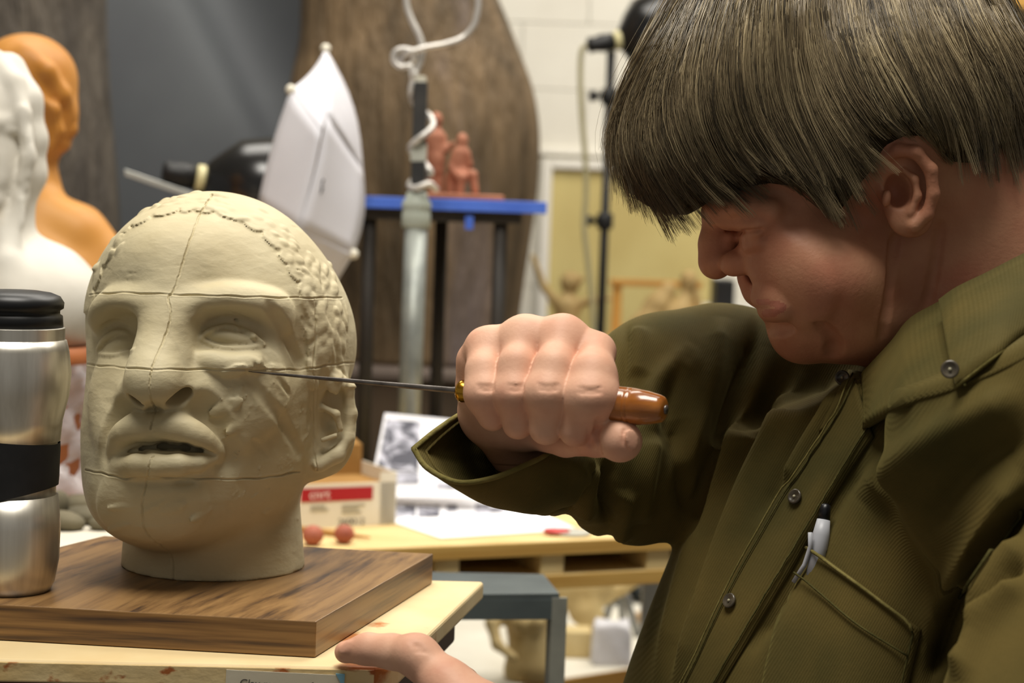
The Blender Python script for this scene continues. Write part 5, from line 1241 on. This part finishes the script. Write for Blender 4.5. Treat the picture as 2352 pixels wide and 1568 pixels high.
def patch(name, rowsA, rowsB, mat, parent, m=6, n=40, thick=.002, lift=.0015, puff=.002, pts3=False):
    """cloth strip between two edge lines; edges are image positions laid on the shirt (or camera-space points)"""
    def line(r):
        r = np.array(r, float); q = crom(r, max(2, n//max(1, len(r)-1))) if len(r) > 2 else np.linspace(r[0], r[1], n)
        idx = np.linspace(0, len(q)-1, n); i = np.floor(idx).astype(int).clip(0, len(q)-2); t = (idx-i)[:, None]
        return q[i]*(1-t)+q[i+1]*t
    A, B = line(rowsA), line(rowsB); V = []; last = None
    for i in range(n):
        for j in range(m+1):
            t = j/m; p = A[i]*(1-t)+B[i]*t
            if pts3: q = C3(*p)
            else:
                q = on_shirt(p[0], p[1], lift+puff*(1-(2*t-1)**4))
                if q is None: q = last if last is not None else C3(p[0], p[1], 1.3)
            last = q; V.append(q)
    F = np.array([(i*(m+1)+j, i*(m+1)+j+1, (i+1)*(m+1)+j+1, (i+1)*(m+1)+j) for i in range(n-1) for j in range(m)])
    V = np.array(V)
    nn = np.cross(V[F[0, 1]]-V[F[0, 0]], V[F[0, 3]]-V[F[0, 0]])
    if nn @ V[F[0, 0]] > 0: F = F[:, ::-1]
    o = mesh_obj(name, cam2world(V), F, mat, parent, smooth=True)
    so = o.modifiers.new('thickness', 'SOLIDIFY'); so.thickness = thick; so.offset = -1
    return o
def shirt_details():
    seam = pbr('corduroy_seam', (66, 62, 32), (86, 80, 44), rough=.95, scale=60, bump=.5, bscale=240, spec=.1)
    worn = pbr('worn_hem', (122, 112, 66), (100, 92, 50), rough=.95, scale=50, bump=.5, bscale=260, spec=.1)
    L = [(2088, 742), (1965, 868), (1893, 985), (1830, 1080), (1755, 1210), (1680, 1345), (1570, 1568), (1530, 1660)]
    Rr = [(2160, 852), (2010, 1005), (1932, 1115), (1884, 1195), (1806, 1330), (1740, 1440), (1664, 1568), (1610, 1660)]
    pk = patch('placket', L[1:], Rr[1:], SHIRT, shirt, n=60, lift=.002, puff=.0025, thick=.004)
    for k, (e, w) in enumerate(((L, .12), (Rr, .86), (L, .02))):                      # stitched welts along both edges
        q = [(a[0]*(1-w)+b[0]*w, a[1]*(1-w)+b[1]*w) for a, b in zip(L[1:], Rr[1:])]
        pts = [on_shirt(x, y, .0052) for x, y in crom(q, 6)]
        MB().tube([p for p in cam2world([p for p in pts if p is not None])], .0007, 5).build('seam' if k < 2 else 'placket_edge', seam if k < 2 else worn, shirt, True)
    patch('inner_placket', [(1950, 850), (1915, 920), (1880, 990)], [(1990, 862), (1960, 920), (1915, 985)], SHIRT, shirt, n=16, lift=.001, puff=.001)
    # collar
    def S3(x, y, off): 
        p = on_shirt(x, y, off); return p
    top = [(2160, 692, 1.222), (2200, 664, 1.214), (2270, 630, 1.205), (2352, 588, 1.20), (2450, 545, 1.20)]
    bot = [(2196, 888), (2226, 864), (2290, 815), (2352, 768), (2450, 715)]
    def onp(x, y, off, d0):
        p = on_shirt(x, y, off)
        return (x, y, min(-p[2], d0) if p is not None else d0)
    botp = [onp(x, y, .012, d) for (x, y), d in zip(bot, (1.20, 1.19, 1.18, 1.17, 1.17))]
    def row(t): return [tuple(np.array(a)*(1-t)+np.array(b)*t - np.array([0, 0, .012*math.sin(math.pi*t)])) for a, b in zip(top, botp)]
    V = []; n = 30; rows = [crom(row(t), 8) for t in np.linspace(0, 1, 9)]; m = len(rows[0])
    for r in rows: V += [C3(*p) for p in r]
    F = np.array([(i*m+j, (i+1)*m+j, (i+1)*m+j+1, i*m+j+1) for i in range(8) for j in range(m-1)])
    col = mesh_obj('collar', cam2world(V), F, SHIRT, shirt, smooth=True); so = col.modifiers.new('thickness', 'SOLIDIFY'); so.thickness = .004; so.offset = 0
    edge = [C3(p[0], p[1], p[2]-.002) for p in [tuple(r[1]) for r in rows]]
    MB().tube(cam2world(np.array(edge)+np.array([.004, 0, .0015])), .0010, 5).build('seam', seam, shirt, True)
    MB().tube(cam2world([C3(*r[0]) for r in rows]), .0011, 8).build('collar_edge', worn, shirt, True)
    MB().tube(cam2world([C3(p[0], p[1], p[2]) for p in rows[-1]]), .0011, 8).build('collar_edge', worn, shirt, True)
    # collar band round the throat
    up = [(2400, 560, 1.25), (2250, 650, 1.256), (2150, 702, 1.262), (2092, 736, 1.27), (2050, 788, 1.28), (1984, 858, 1.292)]
    lo = [(2400, 800), (2280, 860), (2180, 900), (2110, 920), (2060, 940), (1985, 985)]
    lop = [onp(x, y, .001, 1.29) for x, y in lo]
    rows = [crom([tuple(np.array(a)*(1-t)+np.array(b)*t) for a, b in zip(up, lop)], 8) for t in np.linspace(0, 1, 7)]; m = len(rows[0]); V = []
    for r in rows: V += [C3(*p) for p in r]
    F = np.array([(i*m+j, i*m+j+1, (i+1)*m+j+1, (i+1)*m+j) for i in range(6) for j in range(m-1)])
    bd = mesh_obj('collar_band', cam2world(V), F, SHIRT, shirt, smooth=True); so = bd.modifiers.new('thickness', 'SOLIDIFY'); so.thickness = .004; so.offset = 0
    # pocket
    po = patch('pocket', [(1872, 1262), (1830, 1340), (1790, 1430), (1760, 1540), (1745, 1640)], [(2120, 1446), (2108, 1490), (2090, 1560), (2080, 1620), (2070, 1680)], SHIRT, shirt, m=24, n=30, lift=.003, puff=.004, thick=.004)
    pts = [on_shirt(x, y, .0092) for x, y in crom([(1850, 1328), (1900, 1372), (1980, 1440), (2088, 1508)], 8)]
    MB().tube(cam2world(pts), .0008, 5).build('seam', seam, shirt, True)
    pts = [on_shirt(x, y, .0092) for x, y in crom([(1872, 1266), (1920, 1304), (1990, 1356), (2060, 1408), (2116, 1446)], 8)]
    MB().tube(cam2world(pts), .0012, 6).build('pocket_hem', worn, shirt, True)
    pts = [on_shirt(x, y, .008) for x, y in crom([(2108, 1450), (2092, 1500), (2076, 1560), (2060, 1640)], 8)]
    MB().tube(cam2world(pts), .0008, 5).build('seam', seam, shirt, True)
    # armhole seam of the near sleeve
    pts = [on_shirt(x, y, .002) for x, y in crom([(2350, 1168), (2280, 1270), (2210, 1375)], 8)]
    MB().tube(cam2world([p for p in pts if p is not None]), .0012, 5).build('seam', seam, shirt, True)
    # buttons
    bm = pbr('button_horn', (92, 84, 70), (58, 52, 42), rough=.25, scale=60, bump=0, spec=.6)
    bl = pbr('button_thread', (170, 165, 140), rough=.8)
    for x, y, dd in ((1838, 1147, .0068), (1690, 1385, .0068), (1940, 878, .004), (2182, 848, .012)):
        p = on_shirt(x, y, dd); a = on_shirt(x+12, y, dd); b = on_shirt(x, y+12, dd)
        nn = np.cross(a-p, b-p); nn /= np.linalg.norm(nn); nn = nn if nn @ p < 0 else -nn
        if x == 2182: p = C3(2182, 848, botp[0][2]-.006); nn = np.array([-.3, .1, .95])
        if nn[2] < .5: nn = np.array([-.4, .1, .9])
        w = CAMP+CM @ p; nw = CM @ nn
        bt = MB().lathe(w-nw*.001, nw, [(0, .0035), (0, .0052), (.0012, .0056), (.0022, .0052), (.0022, .0042), (.0015, .0034), (.0014, .0001)], 20).build('button', bm, shirt, True)
        MB().ball(w+nw*.0007, .0011, 8, 6).build('thread', bl, shirt, True)
shirt_details()
def cuff():
    rim = crom([(950, 1030, 1.222), (982, 1075, 1.212), (1050, 1107, 1.206), (1130, 1098, 1.208), (1210, 1066, 1.214), (1268, 1036, 1.235), (1282, 1000, 1.275), (1245, 955, 1.30), (1170, 930, 1.30), (1085, 938, 1.285), (1010, 982, 1.25), (950, 1030, 1.222)], 6)[:-1]
    R0 = np.array([C3(*p) for p in rim]); n = len(R0); rnd = random.Random(2)
    c1 = C3(1262, 1062, 1.300); axd = C3(1330, 1066, 1.36)-C3(1200, 1040, 1.27); axd /= np.linalg.norm(axd)
    # matching ring where the cuff meets the sleeve
    c0 = R0.mean(0); R1 = []
    for p in R0:
        q = p-c0; q = q-axd*(q @ axd); q /= np.linalg.norm(q); R1.append(c1+q*.034)
    R1 = np.array(R1); V = []; K = 7
    for k in range(K+1):
        t = k/K
        for i in range(n):
            p = R0[i]*(1-t)+R1[i]*t; q = p-(c0*(1-t)+c1*t); q /= np.linalg.norm(q)
            V.append(p+q*(.008*math.sin(math.pi*t)+.0012*math.sin(i*1.1+k*.9)*t))
    F = np.array([(k*n+i, k*n+(i+1) % n, (k+1)*n+(i+1) % n, (k+1)*n+i) for k in range(K) for i in range(n)])
    o = mesh_obj('cuff', cam2world(V), F, SHIRT, shirt, smooth=True); fixn(o)
    so = o.modifiers.new('thickness', 'SOLIDIFY'); so.thickness = .0035; so.offset = 0
    sb = o.modifiers.new('soft', 'SUBSURF'); sb.levels = 1; sb.render_levels = 1
    MB().tube(cam2world(np.vstack([R0, R0[:2]])), .0019, 8).build('cuff_hem', pbr('worn_hem', (0, 0, 0)), shirt, True)
    ins = R0*.9+R1*.1
    MB().tube(cam2world(np.vstack([R0*.88+R1*.12, (R0*.88+R1*.12)[:2]])+CM.T[2]*0), .0012, 6).build('seam', SHIRT, shirt, True)
cuff()
# ---------------------------------------------------------------- hair
HAIRLINE = [(1380, -220), (1400, 200), (1398, 350), (1412, 430), (1462, 488), (1550, 514), (1604, 503), (1660, 462), (1760, 446), (1830, 458), (1882, 500), (1925, 512), (1950, 470), (1985, 400), (2008, 352), (2050, 330), (2120, 332), (2155, 384), (2230, 396), (2352, 356), (2520, 330), (2620, -220)]
GUIDES = [[(1610, -70), (1520, 60), (1446, 190), (1404, 310), (1410, 430)], [(1640, -60), (1548, 80), (1466, 230), (1446, 350), (1502, 482)],
          [(1660, -60), (1566, 90), (1488, 260), (1490, 390), (1565, 513)], [(1660, -60), (1580, 90), (1550, 250), (1600, 390), (1680, 472)],
          [(1700, -60), (1640, 90), (1630, 240), (1690, 370), (1790, 454)], [(1750, -60), (1710, 90), (1720, 250), (1790, 380), (1890, 474)],
          [(1800, -60), (1790, 100), (1810, 250), (1870, 380), (1925, 512)], [(1850, -60), (1850, 100), (1880, 240), (1935, 350), (1985, 425)],
          [(1910, -60), (1925, 90), (1970, 210), (2030, 290), (2095, 338)], [(1980, -60), (2010, 80), (2060, 190), (2110, 290), (2152, 372)],
          [(2050, -60), (2090, 70), (2140, 180), (2185, 290), (2205, 402)], [(2120, -60), (2170, 60), (2225, 170), (2270, 280), (2290, 396)],
          [(2190, -60), (2250, 50), (2310, 150), (2355, 260), (2375, 378)], [(2260, -60), (2330, 40), (2395, 140), (2440, 250), (2455, 348)]]
def hair():
    S = Sculpt(1370, -190, 2540, 560, 1.15, 1.52, .0026)
    S.pell(1935, 262, DM, 366, 312, 272, -32, k=.01)
    S.pell(2060, 240, DM, 295, 288, 285, 0, k=.03)
    S.chain([(1770, 60, DM, 165), (1640, 190, DM, 150), (1560, 330, DM, 118), (1545, 400, DM, 90)], k=.03)
    for dz in (-.035, .035): S.chain([(1750, 90, DM+dz, 150), (1640, 220, DM+dz, 130), (1570, 350, DM+dz, 105), (1600, 430, DM+dz, 60)], k=.03)
    S.chain([(1640, 430, DM-.04, 40), (1760, 420, DM-.055, 44), (1880, 440, DM-.062, 46)], k=.02)
    S.cut2d([(x, y-22 if y > 300 and x < 1970 else y) for x, y in HAIRLINE], DM-.04, k=.012)
    v, f = S.net()
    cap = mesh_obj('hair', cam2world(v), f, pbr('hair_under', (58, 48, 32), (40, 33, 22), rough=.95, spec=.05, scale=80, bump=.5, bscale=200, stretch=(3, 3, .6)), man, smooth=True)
    cap['label'] = 'straight ash-brown hair with a long fringe'
    rnd = random.Random(11); G = [crom([(g[0][0]*.6+1990*.4, -96)]+g, 5) for g in GUIDES]; NP = 12
    def guide(t):
        i = min(int(t), len(G)-2); w = t-i; q = G[i]*(1-w)+G[i+1]*w
        return q
    V, F, T = [], [], []
    def strand(px, D, r, tone):
        m = len(px); P = np.array([C3(px[i][0], px[i][1], D[i]) for i in range(m)])
        t = np.gradient(P, axis=0); t /= np.linalg.norm(t, axis=1)[:, None]+1e-12
        view = P/np.linalg.norm(P, axis=1)[:, None]; u = np.cross(t, view); u /= np.linalg.norm(u, axis=1)[:, None]+1e-9; w = np.cross(u, t)
        b = len(V)
        for i in range(m):
            rr = r*(1-.75*(i/(m-1))**2)
            for an in (0, 2.094, 4.189): V.append(P[i]+rr*(math.cos(an)*u[i]+math.sin(an)*w[i])); T.append(tone)
        for i in range(m-1):
            for k in range(3): F.append((b+i*3+k, b+i*3+(k+1) % 3, b+i*3+3+(k+1) % 3, b+i*3+3+k))
    cache = {}
    def depth(x, y):
        k = (int(x)//6, int(y)//6)
        if k not in cache: cache[k] = S.hit(k[0]*6+3, k[1]*6+3)
        return cache[k]
    for c in range(1080):                                                   # locks
        t = rnd.uniform(0, len(G)-1.001); q = guide(t)
        s0 = rnd.choice((0, 0, rnd.uniform(.1, .5))); s1 = rnd.triangular(.72, 1.07, .97) if s0 == 0 else min(1.06, s0+rnd.uniform(.45, .75))
        ph, am = rnd.uniform(0, 6.28), rnd.uniform(4, 16); lift = rnd.uniform(.0005, .006); tone = min(1, max(0, rnd.gauss(.45, .24)))
        bend = rnd.gauss(0, 16)
        ts = np.linspace(s0, s1, NP); idx = ts*(len(q)-1); i = np.clip(np.floor(idx).astype(int), 0, len(q)-2); w = (idx-i)[:, None]
        base = q[i]*(1-w)+q[i+1]*w; lt = np.linspace(0, 1, NP)
        base = base+np.stack([np.sin(ts*3.5+ph)*am+bend*lt**2, rnd.gauss(0, 9)*lt**2], 1)
        Dl = [depth(x, y) if y > -70 else DM+.004 for (x, y) in base]
        last = next((d for d in Dl if d is not None), None)
        if last is None: last = DM-.01
        D = []
        for d in Dl:
            if d is not None: last = d
            D.append(last)
        D = np.array(D)
        for _ in range(2): D[1:-1] = (D[:-2]+2*D[1:-1]+D[2:])/4
        far = rnd.random() < (.22 if t < 4.2 else .14)
        width = rnd.uniform(8, 22)
        for k in range(rnd.randint(12, 20)):
            o = rnd.gauss(0, 1)*width; conv = 1-rnd.uniform(.55, .9)*lt**1.3
            off = np.stack([o*conv, np.full(NP, rnd.gauss(0, 4))], 1)
            e = rnd.uniform(.0, .003)+lift-abs(o)*5e-5
            dd = D-np.maximum(e, .0002)*np.linspace(.6, 1, NP) if not far else 2*DM-D+.002
            tt = min(1, max(0, tone+rnd.gauss(0, .07)))
            strand(base+off+np.cumsum(np.array([[rnd.gauss(0, .8), 0] for _ in range(NP)]), 0), dd, rnd.uniform(.00016, .0004), tt)
    for k in range(140):                                                   # loose flyaway hairs at the fringe
        q = guide(rnd.uniform(0, 1.2)); ts = np.linspace(rnd.uniform(.2, .6), 1.05, NP); idx = np.minimum(ts, 1)*(len(q)-1); i = np.clip(np.floor(idx).astype(int), 0, len(q)-2); w = (idx-i)[:, None]
        b = q[i]*(1-w)+q[i+1]*w + np.stack([-np.linspace(0, 1, NP)**2*rnd.uniform(-8, 26), np.linspace(0, 1, NP)**2*rnd.uniform(0, 30)], 1)
        strand(b, np.full(NP, DM+rnd.uniform(-.04, .03)), .00018, .9)
    me = mesh_obj('hair_strands', cam2world(V), np.array(F), hair_mat(), cap, smooth=True)
    at = me.data.attributes.new('tone', 'FLOAT', 'POINT'); at.data.foreach_set('value', np.array(T, np.float32))
    me['kind'] = 'stuff'
def hair_mat():
    N = NT('hair_strand'); b = N.b; a = N.n('ShaderNodeAttribute', attribute_name='tone'); r = N.n('ShaderNodeValToRGB')
    N.l(a.outputs['Fac'], r.inputs[0]); e = r.color_ramp.elements
    e[0].color = lin((66, 58, 44)); e[1].color = lin((200, 182, 142)); x = e.new(.5); x.color = lin((128, 112, 84))
    N.l(r.outputs[0], b.inputs['Base Color']); b.inputs['Roughness'].default_value = .38; b.inputs['Specular IOR Level'].default_value = .55
    return N.m
hair()
# ---------------------------------------------------------------- carving tool and pen
def carving_tool():
    a, b = C3(571, 853, globals().get('TIP_D', 1.306)), C3(1075, 899, 1.225); ax = (b-a)/np.linalg.norm(b-a); L = np.linalg.norm(b-a)
    wa, wb = cam2world(a), cam2world(b); wx = CM @ ax
    t = thing('carving_knife', W3(1240, 905, 1.2), 'thin steel-bladed carving tool with brass ferrule and amber wooden handle, gripped in a fist', 'tool')
    steel = pbr('blade_steel', (128, 122, 118), (92, 86, 82), rough=.35, scale=60, metal=.85, bump=.1, bscale=200)
    V = []; n = 10; prof = [(0, .0002, .0002), (.12, .0009, .0007), (.4, .0014, .001), (.8, .0019, .0013), (.93, .0021, .0016), (.96, .0030, .0026), (1.0, .0036, .0034)]
    upv = CM[:, 1]; s1 = np.cross(wx, upv); s1 /= np.linalg.norm(s1); s2 = np.cross(s1, wx)
    for (u, ry, rz) in prof:
        for k in range(n): an = 2*math.pi*k/n; V.append(wa+wx*L*u+s2*ry*math.cos(an)+s1*rz*math.sin(an))
    F = [(i*n+k, i*n+(k+1) % n, (i+1)*n+(k+1) % n, (i+1)*n+k) for i in range(len(prof)-1) for k in range(n)]+[tuple(range(n)), tuple(range((len(prof)-1)*n, len(prof)*n))]
    MB().add(V, F).build('blade', steel, t, True)
    MB().lathe(wb-wx*.0075, wx, [(0, .003), (.0005, .006), (.002, .0074), (.0045, .0078), (.007, .0072), (.011, .0066), (.018, .0066)], 28).build('ferrule', pbr('brass', (224, 176, 70), (196, 140, 44), rough=.2, metal=1, bump=0), t, True)
    wood = pbr('amber_wood', (176, 108, 40), (120, 62, 18), rough=.25, scale=24, spec=.5, bump=.1, bscale=100, stretch=(.5, 3, 3), coat=.5)
    HL = np.linalg.norm(C3(1503, 937, 1.160)-b); h = MB().lathe(wb+wx*.007, wx, [(0, .006), (.01, .0075), (.03, .0105), (.06, .0122), (.085, .0126), (HL*.79, .0122), (HL*.795, .0116), (HL*.80, .0122), (HL*.815, .0121), (HL*.82, .0115), (HL*.825, .0121), (HL*.9, .0108), (HL*.955, .0092), (HL*.975, .0082), (HL*.985, .006), (HL*.988, .001)], 32).build('handle', wood, t, True)
    MB().lathe(wb+wx*(.007+HL*.983), wx, [(0, .003), (.0015, .003), (.002, .0005)], 12).build('end_rivet', steel, t, True)
carving_tool()
def marker_pen():
    p0 = on_shirt(1862, 1352, -.002); p1 = on_shirt(1902, 1232, .008); p2 = on_shirt(1928, 1172, .012)
    ax = cam2world(p2)-cam2world(p0); L = np.linalg.norm(ax); ax /= L; w0 = cam2world(p0)
    t = thing('marker_pen', w0, 'grey marker pen with a black end sticking out of the shirt pocket', 'pen')
    MB().lathe(w0, ax, [(0, .0058), (L*.45, .0058), (L*.47, .0062), (L*.62, .0060), (L*.80, .0046), (L*.80, .001)], 20).build('barrel', pbr('pen_grey', (176, 178, 184), (160, 162, 170), rough=.4, bump=0), t, True)
    MB().lathe(w0+ax*L*.80, ax, [(0, .0044), (L*.12, .0038), (L*.17, .0034), (L*.19, .001)], 20).build('end_cap', pbr('pen_black', (18, 18, 22), rough=.35, bump=0), t, True)
    q = [on_shirt(x, y, o) for x, y, o in ((1886, 1236, .019), (1868, 1258, .016), (1846, 1296, .013), (1824, 1336, .010))]
    MB().tube(cam2world(q), .0016, 8).build('clip', pbr('pen_grey', (176, 178, 184)), t, True)
marker_pen()
